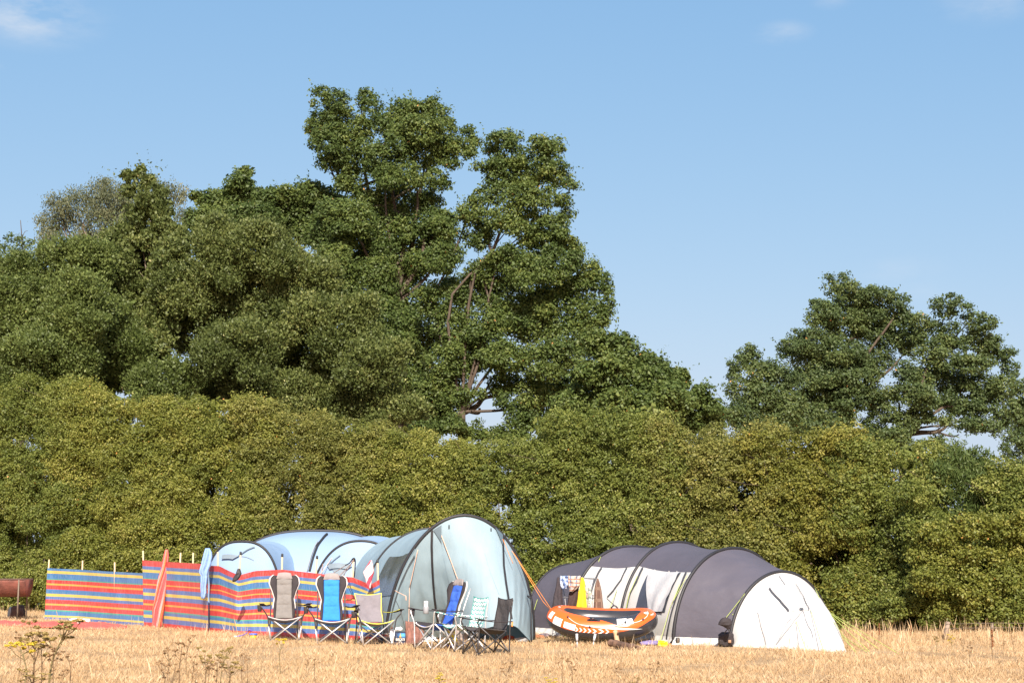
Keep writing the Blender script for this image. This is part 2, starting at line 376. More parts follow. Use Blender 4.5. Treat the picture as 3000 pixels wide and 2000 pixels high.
def tree(name, label, cat, lobes_px, Y, lm, base_px, seed, leaf=.11, group=None, bm=None, dj=.9, trunk_r=.3, limbs=True, extra=None, back=False, lsc=.93, limb_skip=.86, **kw):
    rng = np.random.default_rng(seed); s = F/Y; L_ = []; sp = []
    for lb in lobes_px:                      # break large lobes into uneven smaller ones so that no smooth domes appear
        px, py, rx, ry = lb[:4]; dy = lb[4] if len(lb) > 4 else rng.uniform(-1, 1)*dj*rx/s
        if max(rx, ry) < 42: sp.append((px, py, rx, ry, dy)); continue
        sp.append((px, py, rx*.97, ry*.97, dy+.15*rx/s))
        for _ in range(int(2+rx/24)):
            a = rng.random()*2*math.pi; q = rng.uniform(.40, .92); k = rng.uniform(.30, .52)
            sp.append((px+rx*q*math.cos(a), py+ry*q*math.sin(a), rx*k*1.1, ry*k*1.05, dy-rx/s*rng.uniform(-.25, .75)*(1.1-q*.6)))
    big = [q for q in sp if max(q[2], q[3]) > 26]; lobes_px = sp
    for lb in lobes_px:
        px, py, rx, ry = lb[:4]; dy = lb[4] if len(lb) > 4 else rng.uniform(-1, 1)*dj*rx/s
        c = at(px, py, Y+dy); L_.append((c.x, c.y, c.z, rx/s*lsc, .85*(rx+ry)/2/s*lsc, ry/s*lsc))
    LP = [(*at(q[0], q[1], Y+q[4]+.5), q[2]/s, 0, q[3]/s) for q in big]
    b = at(base_px[0], 1500, Y); base = Vector((b.x, Y+.2, 0))
    root = empty(name, base, 0, label, cat, group)
    V, t = crown_leaves(L_, rng, leaf, **kw)
    if back:
        k2 = dict(kw); k2['dens'] = kw.get('dens', 7)*.28; k2['narrow'] = .7; k2['spiky'] = 0; k2['sprays'] = 0
        V2, t2 = crown_leaves([(a, b_+ry*1.3, c, rx*.85, ry, rz*.85) for (a, b_, c, rx, ry, rz) in L_], rng, leaf*2.0, **k2)
        V = np.concatenate([V, V2]); t = np.concatenate([t, t2])
    quads('crown', V, lm, root, t)
    m = MB(); fk = at(base_px[0]+base_px[2], base_px[1], Y+.1); rr = trunk_r
    m.tube(catm([base-Vector((0, 0, .2)), lerp(base, fk, .35)+Vector((rng.normal()*.12, 0, 0)), lerp(base, fk, .7)+Vector((rng.normal()*.12, 0, 0)), fk], 4), list(np.linspace(rr*1.25, rr*.8, 13)), 10)
    if limbs:
        for (cx, cy, cz, rx, ry, rz) in LP:
            if rng.random() < limb_skip: continue
            e = Vector((cx, cy, cz)); d = (e-fk).length; r0 = min(.34*rr, .02+.013*d)
            mid = lerp(fk, e, .4)+Vector((rng.normal()*.18*d*.5, rng.normal()*.2, d*.06+rng.normal()*.08*d))
            p3 = lerp(fk, e, .75)+Vector((rng.normal()*.06*d, rng.normal()*.2, rng.normal()*.06*d))
            pts = catm([fk, mid, p3, e], 4); m.tube(pts, list(np.linspace(r0, .014, len(pts))), 7)
            for q in range(2):
                a = pts[rng.integers(5, len(pts))]; dd = Vector(unit(rng.normal(size=3)*np.array([1, .6, .8])+np.array([0, -.3, .3])))*rx*.95
                m.tube([a, a+dd*.5+Vector((0, 0, .05)), a+dd], [.022, .014, .006], 5)
    if extra:
        for (pts, r0, r1) in extra:
            P = catm([at(x, y, Y+(dy+1.5 if dy else 0)) for (x, y, dy) in pts], 5); m.tube(P, list(np.linspace(r0*.75, r1*.6, len(P))), 8)
    m.build('trunk', bm or bark, root)
    return root
G = lambda r, g_, b: (r, g_, b)
oak_m = leafmat('oak_leaves', [(0, G(0.052, 0.081, 0.022)), (.4, G(0.098, 0.144, 0.037)), (.75, G(0.168, 0.211, 0.051)), (.97, G(0.305, 0.322, 0.082)), (1, G(0.773, 0.401, 0.128))], rough=.38)
oakf_m = leafmat('far_oak_leaves', [(0, G(0.055, 0.084, 0.033)), (.4, G(0.092, 0.135, 0.046)), (.75, G(0.148, 0.190, 0.059)), (.97, G(0.253, 0.273, 0.083)), (1, G(0.591, 0.326, 0.116))], rough=.4)
wil_m = leafmat('sallow_leaves', [(0, G(0.059, 0.081, 0.021)), (.4, G(0.111, 0.143, 0.039)), (.75, G(0.199, 0.229, 0.065)), (.96, G(0.491, 0.490, 0.190)), (1, G(0.756, 0.699, 0.328))], rough=.4)
wil2_m = leafmat('olive_sallow_leaves', [(0, G(0.063, 0.091, 0.022)), (.4, G(0.118, 0.157, 0.040)), (.75, G(0.196, 0.244, 0.067)), (.96, G(0.334, 0.393, 0.137)), (1, G(0.530, 0.519, 0.198))], rough=.42)
bir_m = leafmat('birch_leaves', [(0, (.085, .105, .055)), (.4, (.145, .165, .085)), (.75, (.22, .225, .115)), (1, (.36, .30, .16))], rough=.5)

T = []
tree('birch_tree', 'sparse drooping grey-green birch rising behind the left edge of the tree line', 'tree',
     [(180, 590, 48, 30), (165, 640, 58, 34), (255, 570, 44, 34), (280, 610, 50, 40), (210, 560, 26, 20), (350, 560, 40, 40), (505, 545, 26, 20), (540, 560, 18, 30), (225, 625, 40, 40), (300, 545, 45, 34), (335, 600, 55, 46), (255, 690, 60, 50), (315, 530, 22, 18), (460, 545, 30, 26), (485, 575, 26, 30), (528, 575, 20, 26), (530, 620, 16, 36), (150, 680, 30, 30), (130, 690, 14, 40), (390, 620, 50, 60), (340, 690, 70, 60)],
     62, bir_m, (300, 900, 0), 11, leaf=.085, trunk_r=.16, bm=barkp, cl=.42, perclump=18, dens=15, droop=.45, narrow=.5, fill=.1, limb_skip=.05, sprays=.5)
tree('broadleaf_tree', 'small rounded green tree with a bare dead top at the far left edge', 'tree',
     [(20, 745, 38, 34), (75, 725, 34, 34), (40, 700, 25, 18), (20, 800, 30, 30), (90, 790, 40, 50), (10, 850, 40, 50), (70, 880, 60, 50)], 58, oakf_m, (60, 950, 0), 12, leaf=.10, trunk_r=.15,
     extra=[([(68, 900, 0), (66, 780, 0), (64, 700, 0), (60, 645, 0)], .05, .02), ([(64, 700, 0), (72, 680, 0), (82, 676, 0)], .02, .01)], dens=8)
tree('sallow_tree', 'tall narrow sallow with upright pointed leader shoots and bare inner stems', 'tree',
     [(410, 545, 22, 40), (372, 560, 12, 28), (405, 620, 42, 45), (470, 610, 30, 45), (385, 690, 55, 50), (475, 690, 55, 50), (330, 740, 55, 60), (505, 770, 60, 70), (400, 880, 95, 70), (510, 880, 80, 70), (330, 850, 70, 80), (410, 500, 7, 20), (412, 735, 45, 40, 1.2), (430, 800, 60, 60, 1.3), (372, 512, 5, 12), (460, 560, 15, 25), (345, 790, 50, 50), (350, 700, 40, 50), (520, 700, 40, 50), (455, 900, 70, 60), (440, 980, 80, 60), (330, 930, 70, 60), (440, 530, 10, 16), (425, 580, 26, 30)],
     48, wil_m, (430, 900, 0), 13, leaf=.10, trunk_r=.08, bm=barkp, cl=.28, perclump=26, dens=14, spiky=1, sprays=2.2, slen=.62, sup=1.0, back=True, narrow=.62,
     extra=[([(430, 900, -.8), (432, 830, -.9), (425, 770, -.9), (415, 720, -.6)], .05, .02), ([(430, 850, -.8), (445, 790, -.9), (448, 740, -.8)], .04, .015), ([(428, 820, -.9), (405, 790, -.9), (398, 760, -.8)], .025, .01)])
tree('sallow_tree', 'broad olive sallow mass filling the left side under the birch', 'tree',
     [(60, 800, 70, 60), (190, 750, 80, 60), (280, 780, 70, 70), (120, 880, 110, 90), (240, 900, 110, 90), (40, 960, 110, 100), (180, 1020, 130, 100), (320, 1000, 110, 100), (60, 1080, 110, 90), (260, 1110, 110, 70, 1.8), (400, 1050, 90, 70, 1.8), (130, 1150, 120, 70), (20, 880, 60, 60), (480, 1120, 90, 70)],
     46, wil2_m, (180, 1100, 0), 14, limbs=False, leaf=.085, trunk_r=.25, cl=.30, perclump=26, dens=22, spiky=1, sprays=2.2, slen=.62, sup=1.0, back=True, narrow=.62, fill=.62)
tree('oak_tree', 'dark oak crown standing behind the silvery sallow left of the tallest oak', 'tree',
     [(620, 590, 50, 35), (598, 640, 40, 45), (700, 530, 40, 30), (710, 570, 65, 40), (775, 585, 50, 38), (665, 640, 70, 50), (760, 650, 70, 60), (845, 570, 40, 26), (905, 560, 45, 30), (960, 590, 50, 45), (860, 630, 80, 60), (950, 670, 80, 60), (610, 700, 60, 50), (715, 505, 24, 16), (576, 575, 18, 16)],
     56, oak_m, (720, 800, 0), 15, leaf=.11, trunk_r=.3, cl=.27, perclump=20, dens=21, fill=.45, back=True)
tree('sallow_tree', 'silvery leaved sallow mass in the middle of the left tree line', 'tree',
     [(640, 780, 90, 80), (760, 720, 90, 80), (560, 850, 90, 90), (700, 890, 110, 90, .9), (840, 800, 100, 90), (860, 930, 110, 100), (560, 980, 90, 70, 1.6), (700, 1030, 130, 100), (850, 1070, 100, 70, 1.9), (620, 1130, 110, 60, 1.7), (980, 1090, 110, 90), (1000, 960, 100, 100), (780, 1150, 120, 60), (950, 1190, 120, 60), (1110, 1180, 110, 70), (930, 860, 80, 80), (1100, 1060, 90, 80), (640, 680, 60, 50)],
     47, wil_m, (760, 1100, 0), 16, limbs=False, leaf=.085, trunk_r=.28, bm=barkp, cl=.30, perclump=26, dens=22, spiky=1, sprays=2.2, slen=.62, sup=1.0, back=True, narrow=.62, fill=.6)
tree('oak_tree', 'tallest oak with a ragged double-topped crown left of centre', 'tree',
     [(938, 268, 26, 18), (985, 290, 42, 30), (930, 360, 28, 46), (915, 300, 10, 10), (990, 345, 48, 34), (960, 420, 60, 46), (1010, 410, 46, 40), (1030, 470, 66, 40), (960, 480, 34, 26), (1075, 283, 34, 26), (1090, 315, 38, 26), (1110, 360, 36, 34), (1180, 315, 46, 28), (1165, 360, 60, 40), (1232, 322, 44, 30), (1272, 300, 18, 22), (1290, 335, 30, 32), (1240, 385, 66, 46), (1310, 385, 34, 40), (1372, 392, 26, 26), (1350, 435, 42, 30), (1390, 420, 20, 22), (1165, 430, 70, 46), (1240, 450, 70, 46), (1300, 450, 44, 34), (1320, 480, 30, 20), (1135, 500, 50, 30), (1190, 520, 70, 40), (1275, 520, 36, 40), (1305, 545, 20, 20), (1030, 540, 52, 34), (1080, 600, 80, 46), (1180, 590, 80, 46), (1255, 590, 50, 34), (1020, 640, 80, 60), (1130, 680, 90, 60), (1240, 660, 80, 56), (1050, 740, 90, 60), (1180, 760, 90, 66), (1300, 660, 50, 44), (960, 690, 70, 60), (1280, 740, 70, 60), (1080, 850, 100, 80), (1200, 870, 90, 80), (980, 800, 80, 80), (1160, 960, 90, 70), (1240, 980, 60, 70), (1200, 1070, 80, 60), (1250, 1130, 60, 60), (1190, 1160, 70, 60), (1110, 1040, 80, 70), (1270, 1210, 50, 40), (1200, 1230, 70, 40), (1058, 375, 34, 44), (1068, 440, 40, 40), (1100, 490, 40, 36)],
     55, oak_m, (1190, 900, -40), 17, leaf=.098, trunk_r=.30, cl=.27, perclump=20, dens=22, dj=1.1, fill=.4,
     extra=[([(1180, 900, -1), (1210, 700, -1.2), (1230, 560, -1.3), (1262, 470, -1.6), (1265, 400, -1.7)], .16, .04), ([(1180, 900, -1), (1110, 720, -1.1), (1080, 560, -1), (1050, 420, -1)], .2, .05), ([(1050, 420, -1), (1060, 330, -1), (1040, 300, -1)], .05, .02)])
tree('oak_tree', 'spreading oak with a rounded right-hand crown and a low gnarled trunk', 'tree',
     [(1470, 412, 46, 28), (1500, 405, 26, 20), (1442, 430, 30, 26), (1580, 428, 46, 28), (1630, 430, 30, 26), (1500, 460, 66, 34), (1600, 475, 50, 30), (1430, 490, 26, 30), (1465, 525, 50, 30), (1395, 485, 14, 12), (1650, 490, 20, 14), (1540, 520, 60, 36), (1640, 520, 44, 26), (1670, 540, 28, 14), (1440, 570, 34, 40), (1400, 565, 12, 12), (1520, 580, 66, 40), (1610, 580, 40, 34), (1655, 590, 26, 20), (1660, 625, 24, 18), (1480, 640, 60, 40), (1560, 650, 60, 40), (1620, 660, 50, 34), (1600, 720, 70, 46), (1400, 590, 34, 20), (1380, 620, 46, 36), (1400, 690, 46, 50), (1500, 760, 60, 40), (1640, 770, 60, 46), (1690, 740, 26, 26), (1720, 790, 44, 34), (1760, 830, 36, 38), (1700, 850, 66, 46), (1780, 880, 20, 40), (1560, 800, 80, 50), (1460, 800, 90, 56), (1380, 850, 90, 60), (1500, 880, 100, 60), (1620, 890, 90, 50), (1740, 920, 50, 50), (1420, 940, 90, 56), (1560, 960, 90, 50), (1680, 980, 90, 56), (1380, 1040, 80, 50), (1480, 1050, 80, 46), (1600, 1060, 90, 60), (1340, 1110, 50, 40), (1300, 1060, 60, 60), (1480, 1120, 60, 34), (1560, 1150, 60, 60), (1520, 1230, 50, 60), (1620, 1180, 80, 70), (1500, 1280, 40, 36), (1300, 760, 50, 50), (1320, 960, 60, 60), (1290, 880, 60, 50), (1400, 1155, 30, 14), (1270, 1150, 60, 60), (1310, 1250, 50, 26), (1385, 1268, 46, 20), (1440, 1275, 50, 22), (1250, 1255, 60, 30), (1310, 1170, 26, 30), (1480, 1180, 30, 30), (1400, 1240, 12, 14), (1320, 1210, 26, 30), (1345, 1160, 40, 30), (1270, 1200, 50, 30)],
     52, oak_m, (1352, 1205, 0), 18, limb_skip=.93, leaf=.096, trunk_r=.17, cl=.27, perclump=20, dens=22, dj=1.0, fill=.4,
     extra=[([(1352, 1210, -.6), (1395, 1190, -.8), (1420, 1165, -.8), (1470, 1160, -1)], .17, .07), ([(1352, 1200, -.6), (1330, 1150, -.7), (1320, 1080, -.8), (1370, 900, -1), (1380, 820, -1.2)], .2, .09), ([(1380, 820, -1.2), (1440, 740, -1.4), (1470, 670, -1.5), (1530, 560, -1.5)], .12, .04), ([(1440, 740, -1.4), (1420, 650, -1.5), (1445, 560, -1.5)], .07, .03),
            ([(1320, 1005, -1.3), (1345, 975, -1.3), (1400, 950, -1.4)], .08, .05), ([(1530, 560, -1.6), (1600, 590, -1.4), (1650, 555, -1.3)], .03, .012), ([(1400, 1190, -.8), (1440, 1110, -1)], .09, .04), ([(1360, 1200, -.6), (1400, 1210, -.7), (1405, 1195, -.7)], .1, .07)])
tree('oak_tree', 'low sloping oak crown running down to the right behind the hedge', 'tree',
     [(1760, 1010, 50, 36), (1830, 1010, 40, 34), (1880, 1060, 50, 36), (1930, 1075, 36, 30), (1975, 1120, 44, 34), (2000, 1100, 14, 20), (2060, 1145, 26, 22), (2030, 1170, 44, 34), (2095, 1195, 30, 24), (1770, 1090, 90, 60), (1870, 1130, 90, 60), (1960, 1180, 70, 50), (2080, 1230, 50, 40), (1720, 1180, 90, 70), (1830, 1210, 90, 60), (1940, 1240, 80, 50), (2040, 1250, 60, 40), (1660, 1250, 80, 50), (1800, 1270, 90, 40)],
     47, oak_m, (1850, 1220, 0), 19, leaf=.105, trunk_r=.26, cl=.26, perclump=20, dens=20, back=True)
tree('oak_tree', 'small knobbly oak at the left end of the distant right-hand group', 'tree',
     [(2195, 1020, 16, 16), (2180, 1045, 30, 24), (2160, 1070, 28, 20), (2205, 1055, 26, 36), (2150, 1095, 24, 18), (2160, 1140, 34, 40), (2220, 1100, 44, 40), (2260, 1080, 40, 26), (2290, 1110, 50, 40), (2230, 1170, 70, 50), (2300, 1190, 60, 46), (2180, 1220, 60, 40), (2270, 1240, 80, 40)],
     58, oakf_m, (2230, 1240, 0), 20, leaf=.10, trunk_r=.26, cl=.27, perclump=20, dens=21, fill=.45, extra=[([(2150, 1195, 0), (2125, 1180, 0), (2100, 1150, 0)], .025, .008), ([(2125, 1180, 0), (2108, 1178, 0)], .015, .006)])
tree('oak_tree', 'tall domed oak in the middle of the distant right-hand group', 'tree',
     [(2430, 818, 14, 14), (2472, 815, 18, 16), (2445, 850, 30, 26), (2490, 845, 32, 26), (2480, 885, 46, 30), (2540, 865, 44, 26), (2395, 890, 24, 20), (2420, 920, 46, 34), (2590, 868, 36, 24), (2635, 885, 32, 24), (2620, 925, 50, 34), (2535, 920, 66, 40), (2380, 935, 28, 22), (2470, 960, 66, 40), (2660, 950, 26, 36), (2570, 980, 70, 40), (2345, 985, 30, 22), (2320, 1010, 34, 28), (2385, 1000, 50, 34), (2300, 1030, 26, 22), (2460, 1030, 80, 40), (2650, 1000, 46, 34), (2560, 1050, 70, 40), (2690, 985, 20, 30), (2370, 1070, 70, 44), (2340, 1130, 60, 40), (2440, 1100, 70, 34), (2520, 1110, 60, 34), (2500, 1160, 80, 34), (2410, 1160, 70, 40), (2560, 1180, 46, 40), (2470, 1220, 40, 40), (2560, 1240, 40, 30), (2380, 1225, 56, 40), (2430, 1250, 60, 40), (2520, 1290, 70, 34), (2600, 1290, 60, 36), (2350, 1250, 50, 40)],
     60, oakf_m, (2480, 1200, 0), 21, leaf=.10, trunk_r=.36, cl=.28, perclump=20, dens=21, fill=.45,
     extra=[([(2480, 1230, -.5), (2510, 1170, -.8), (2560, 1120, -1), (2610, 1080, -1.2), (2645, 1040, -1.2)], .14, .04), ([(2645, 1040, -1.2), (2630, 1000, -1.3), (2650, 960, -1.3)], .04, .02), ([(2500, 1190, -.8), (2430, 1140, -1), (2360, 1140, -1)], .08, .03)])
tree('oak_tree', 'wide open oak with a bare horizontal bough and sky showing beneath it', 'tree',
     [(2745, 890, 22, 18), (2790, 880, 30, 22), (2835, 900, 18, 14), (2770, 915, 34, 22), (2700, 940, 30, 22), (2740, 965, 36, 26), (2690, 985, 26, 24), (2845, 935, 30, 24), (2885, 945, 30, 28), (2790, 960, 24, 16), (2760, 1005, 50, 26), (2820, 1010, 24, 24), (2870, 1000, 50, 34), (2905, 1050, 44, 26), (2950, 1035, 22, 22), (2710, 1040, 40, 26), (2770, 1060, 50, 34), (2960, 1080, 30, 24), (2850, 1070, 60, 30), (2650, 1090, 34, 34), (2700, 1100, 50, 30), (2780, 1120, 66, 34), (2870, 1130, 66, 40), (2620, 1150, 34, 34), (2690, 1160, 60, 40), (2790, 1180, 60, 34), (2940, 1140, 40, 40), (2930, 1200, 40, 34), (2850, 1200, 50, 30), (2700, 1215, 44, 26), (2770, 1232, 34, 14), (2955, 1260, 24, 40), (2945, 1320, 18, 26), (2760, 1305, 12, 26), (2700, 1300, 20, 12), (2600, 1210, 30, 30), (2635, 1230, 24, 20), (2740, 1290, 16, 16), (2620, 1280, 50, 30), (2850, 1245, 46, 26), (2905, 1250, 26, 26), (2655, 1235, 36, 34), (2675, 1335, 26, 24)],
     59, oakf_m, (2640, 1290, -4), 22, leaf=.10, trunk_r=.3, cl=.28, perclump=20, dens=21, fill=.45,
     extra=[([(2637, 1290, 0), (2650, 1276, -.5), (2700, 1268, -.7), (2745, 1265, -.8), (2775, 1245, -.8), (2785, 1210, -.8)], .13, .07), ([(2745, 1265, -.8), (2790, 1278, -.7), (2810, 1272, -.7)], .06, .03), ([(2785, 1215, -.8), (2810, 1170, -.9), (2830, 1050, -1), (2835, 960, -1)], .07, .02), ([(2637, 1290, 0), (2636, 1220, 0), (2634, 1180, 0)], .09, .06), ([(2725, 1300, -.7), (2750, 1310, -.7)], .02, .01)])
tree('oak_tree', 'dark oak cut by the right edge of the picture', 'tree',
     [(2985, 1130, 30, 22), (3010, 1180, 50, 40), (2975, 1200, 26, 34), (3020, 1250, 50, 40), (2990, 1290, 26, 34), (3010, 1340, 50, 40), (2985, 1370, 30, 26), (3060, 1140, 50, 50)], 54, oakf_m, (3050, 1350, 0), 23, leaf=.10, trunk_r=.25, cl=.27, perclump=20, dens=21, fill=.45)

# ================================================================== HEDGE (each shrub its own thing)
def hedgeY(px): return 1/lerp(1/42.5, 1/30.0, px/3000)
def leafset(name, a, b, c, d): return leafmat(name, [(0, a), (.4, b), (.75, c), (.97, d), (1, G(0.651, 0.329, 0.089))], rough=.36)
hm = {
 'olive': leafset('hawthorn_olive_green', G(0.098, 0.122, 0.024), G(0.185, 0.208, 0.038), G(0.299, 0.295, 0.062), G(0.561, 0.496, 0.160)),
 'green': leafset('hawthorn_fresh', G(0.082, 0.110, 0.025), G(0.155, 0.190, 0.038), G(0.253, 0.271, 0.060), G(0.493, 0.464, 0.150)),
 'yellow': leafset('hawthorn_golden', G(0.100, 0.116, 0.022), G(0.195, 0.204, 0.036), G(0.309, 0.284, 0.058), G(0.499, 0.432, 0.140)),
 'brown': leafset('hawthorn_mixed', G(0.093, 0.109, 0.026), G(0.179, 0.190, 0.042), G(0.281, 0.270, 0.067), G(0.501, 0.411, 0.150)),
 'dark': leafset('hawthorn_dark', G(0.047, 0.072, 0.021), G(0.091, 0.128, 0.033), G(0.154, 0.189, 0.050), G(0.362, 0.362, 0.133)),
}
TOPX = [-150, 0, 130, 300, 500, 570, 700, 760, 880, 980, 1100, 1200, 1300, 1420, 1480, 1560, 1700, 1900, 2050, 2150, 2250, 2400, 2560, 2650, 2720, 2790, 2900, 3000, 3150]
TOPY = [1150, 1140, 1120, 1150, 1185, 1180, 1165, 1190, 1210, 1240, 1250, 1256, 1262, 1308, 1312, 1285, 1230, 1230, 1255, 1260, 1265, 1272, 1278, 1295, 1350, 1325, 1330, 1400, 1400]
hollows = [(2440, 1640, 90, 60), (60, 1560, 70, 60), (250, 1540, 60, 30), (330, 1510, 30, 25), (2560, 1540, 60, 50), (120, 1620, 70, 25), (190, 1400, 50, 25), (640, 1440, 60, 24), (860, 1500, 60, 24), (1700, 1480, 70, 26), (1180, 1400, 60, 22), (2120, 1500, 60, 26), (30, 1400, 50, 24), (400, 1600, 50, 20), (2890, 1590, 50, 40), (2700, 1780, 90, 22), (2400, 1740, 60, 30)]
shr = [
 (-420, 190, 'green', 'olive green hawthorn hedge shrub behind the rusty drum at the far left'),
 (190, 470, 'olive', 'tall olive hawthorn hedge shrub behind the short blue-topped windbreak'),
 (470, 760, 'olive', 'hawthorn hedge shrub behind the light blue shirt and the pole of the red-topped windbreak'),
 (760, 1060, 'brown', 'brownish green hedge shrub rising directly behind the rear dome of the blue tent'),
 (1060, 1380, 'olive', 'hedge shrub directly behind the tall blue porch arch, under the gap in the oak'),
 (1380, 1640, 'green', 'mid green hedge shrub above the gap between the blue tent and the grey tent'),
 (1640, 1920, 'green', 'darker green bushy hedge shrub rising higher behind the clothes airer'),
 (1920, 2200, 'brown', 'russet tinged hedge shrub behind the top of the grey tent roof'),
 (2200, 2480, 'yellow', 'yellowing hedge shrub behind the right half of the grey tent'),
 (2480, 2740, 'green', 'deep green low hedge shrub just right of the white tent end'),
 (2890, 3400, 'green', 'hedge shrub at the right edge, right of the spiky willow bush'),
]
for i, (x0, x1, mk, lab) in enumerate(shr):
    rng = np.random.default_rng(100+i); xc = (x0+x1)/2; Yc = hedgeY(xc); root = empty('hedge_shrub', (at(xc, 1600, Yc+1).x, Yc+1, 0), 0, lab, 'shrub')
    L_ = []; step = 62
    for px in np.arange(x0-25, x1+25, step):
        pxx = px+rng.uniform(0, step); top = interp(pxx, TOPX, TOPY)+rng.uniform(-26, 24); Y0 = hedgeY(pxx); s = F/Y0
        base = 1615+1.6*s-10; py = top+30
        while py < base:
            x = pxx+rng.uniform(-34, 34); y = py+rng.uniform(-14, 14); r = rng.uniform(38, 66)
            dep = (base-y)/s*.30+rng.uniform(-.2, .2)
            for (hx, hy, hrx, hry) in hollows:
                if ((x-hx)/hrx)**2+((y-hy)/hry)**2 < 1: dep += 1.3
            if y > base-30: dep += .5
            c = at(x, y, Y0+dep+.4); L_.append((c.x, c.y, c.z, r/s*1.1, r/s, r/s*.8)); py += 44
    V, t = crown_leaves(L_, rng, .052, cl=.17, perclump=20, dens=38, fill=.55, narrow=.7, sprays=3.0, slen=.26)
    V2, t2 = crown_leaves([(a, b_+1.3, c, rx, ry, rz) for (a, b_, c, rx, ry, rz) in L_[::2]], rng, .15, cl=.3, perclump=20, dens=8, fill=.3, narrow=.8, sprays=0)
    V = np.concatenate([V, V2]); t = np.concatenate([t, t2])
    # sparse upright sprays on the outline
    quads('foliage', V, hm[mk], root, t)
    m = MB()
    for k in range(9):
        bx = rng.uniform(x0, x1); Yb = hedgeY(bx)+rng.uniform(1.1, 1.9); b = at(bx, 1600, Yb); b.z = -.1
        e = Vector((b.x+rng.uniform(-.6, .6), Yb+.4, rng.uniform(1.6, 3.2)))
        P = catm([b, lerp(b, e, .5)+Vector((rng.normal()*.12, 0, 0)), e], 4); m.tube(P, list(np.linspace(.035, .012, len(P))), 6)
    for k in range(14):    # bare twigs poking through the leaves
        q = L_[rng.integers(0, len(L_))]; a = Vector(q[:3]); d = Vector((rng.normal()*.5, -.45, rng.uniform(0, .5))); m.tube([a, a+d*.5, a+d+Vector((rng.normal()*.1, 0, .08))], [.010, .006, .003], 4)
    m.build('stems', bark, root)
# narrow leaved willow bush, right
ws = leafmat('willow_leaves', [(0, G(0.047, 0.076, 0.021)), (.4, G(0.099, 0.145, 0.039)), (.75, G(0.181, 0.231, 0.067)), (1, G(0.434, 0.428, 0.178))], rough=.4)
tree('willow_shrub', 'narrow-leaved willow bush with spiky upright shoots near the right edge of the hedge', 'shrub',
     [(2790, 1345, 22, 40), (2820, 1370, 46, 50), (2870, 1350, 26, 36), (2780, 1420, 60, 50), (2880, 1420, 60, 60), (2940, 1430, 40, 50), (2740, 1490, 60, 50), (2830, 1500, 80, 60), (2930, 1500, 60, 60), (2780, 1590, 90, 60), (2890, 1600, 80, 60), (2750, 1680, 80, 60), (2860, 1700, 90, 60), (2960, 1690, 60, 60), (2760, 1770, 80, 50, .3), (2870, 1790, 90, 50, .3), (2800, 1320, 8, 22), (2850, 1320, 6, 20), (2770, 1370, 8, 24)],
     32, ws, (2830, 1800, 0), 31, leaf=.105, trunk_r=.07, bm=barkp, cl=.26, perclump=26, dens=34, spiky=1, narrow=.24, sprays=3, slen=.45, sup=1.1, dj=.5)
tree('hedge_shrub', 'olive green hedge shrub in front of the lower half of the spiky willow bush', 'shrub',
     [(2760, 1560, 60, 40), (2840, 1540, 60, 40), (2920, 1560, 60, 44), (2990, 1540, 50, 40), (2720, 1630, 60, 46), (2800, 1630, 66, 46), (2880, 1640, 66, 46), (2960, 1640, 60, 46), (2740, 1700, 60, 46), (2830, 1710, 60, 40), (2910, 1720, 66, 44), (2990, 1710, 60, 44), (2860, 1770, 60, 34), (2950, 1790, 60, 30), (2780, 1780, 60, 30)],
     30.6, hm['olive'], (2850, 1820, 0), 33, leaf=.055, trunk_r=.05, cl=.17, perclump=20, dens=40, dj=.5, limbs=False, sprays=3.0, slen=.26)
tree('hedge_shrub', 'small dark shrub sprawling low under the willow bush beside the flowering weeds', 'shrub',
     [(2690, 1450, 46, 46), (2650, 1440, 40, 40), (2720, 1540, 50, 50), (2660, 1560, 50, 50), (2700, 1630, 50, 50), (2700, 1700, 60, 50), (2650, 1760, 60, 40), (2740, 1800, 60, 30), (2820, 1810, 60, 26), (2900, 1800, 60, 30), (2600, 1790, 50, 36), (2980, 1800, 40, 30)], 31, hm['green'], (2720, 1820, 0), 32, leaf=.055, trunk_r=.05, cl=.17, perclump=20, dens=38, dj=.5, limbs=False, sprays=3.0, slen=.26)

print('LEAVES', COUNT)
# ================================================================== SURFACES OF TENTS
def hoop_pts(near, w, h, n, ang, lean=0, N_=80):
    ang = R(ang); ux, uy = math.cos(ang), math.sin(ang); nx_, ny_ = math.sin(ang), -math.cos(ang); r = []
    for i in range(N_+1):
        t = math.pi*i/N_; c = -math.cos(t); cx = math.copysign(abs(c)**(2/n), c); z = h*max(0, math.sin(t))**(2/n)
        r.append(Vector((near[0]+ux*w*(1+cx)+nx_*z*lean, near[1]+uy*w*(1+cx)+ny_*z*lean, z)))
    # even out spacing by length so that strips run straight
    d = [0]
    for i in range(N_): d.append(d[-1]+(r[i+1]-r[i]).length)
    T_ = [k/d[-1] for k in d]
    def f(t):
        t = min(max(t, 0), 1); i = min(int(np.searchsorted(T_, t, 'right'))-1, N_-1); i = max(i, 0)
        return lerp(r[i], r[i+1], (t-T_[i])/max(T_[i+1]-T_[i], 1e-9))
    return f
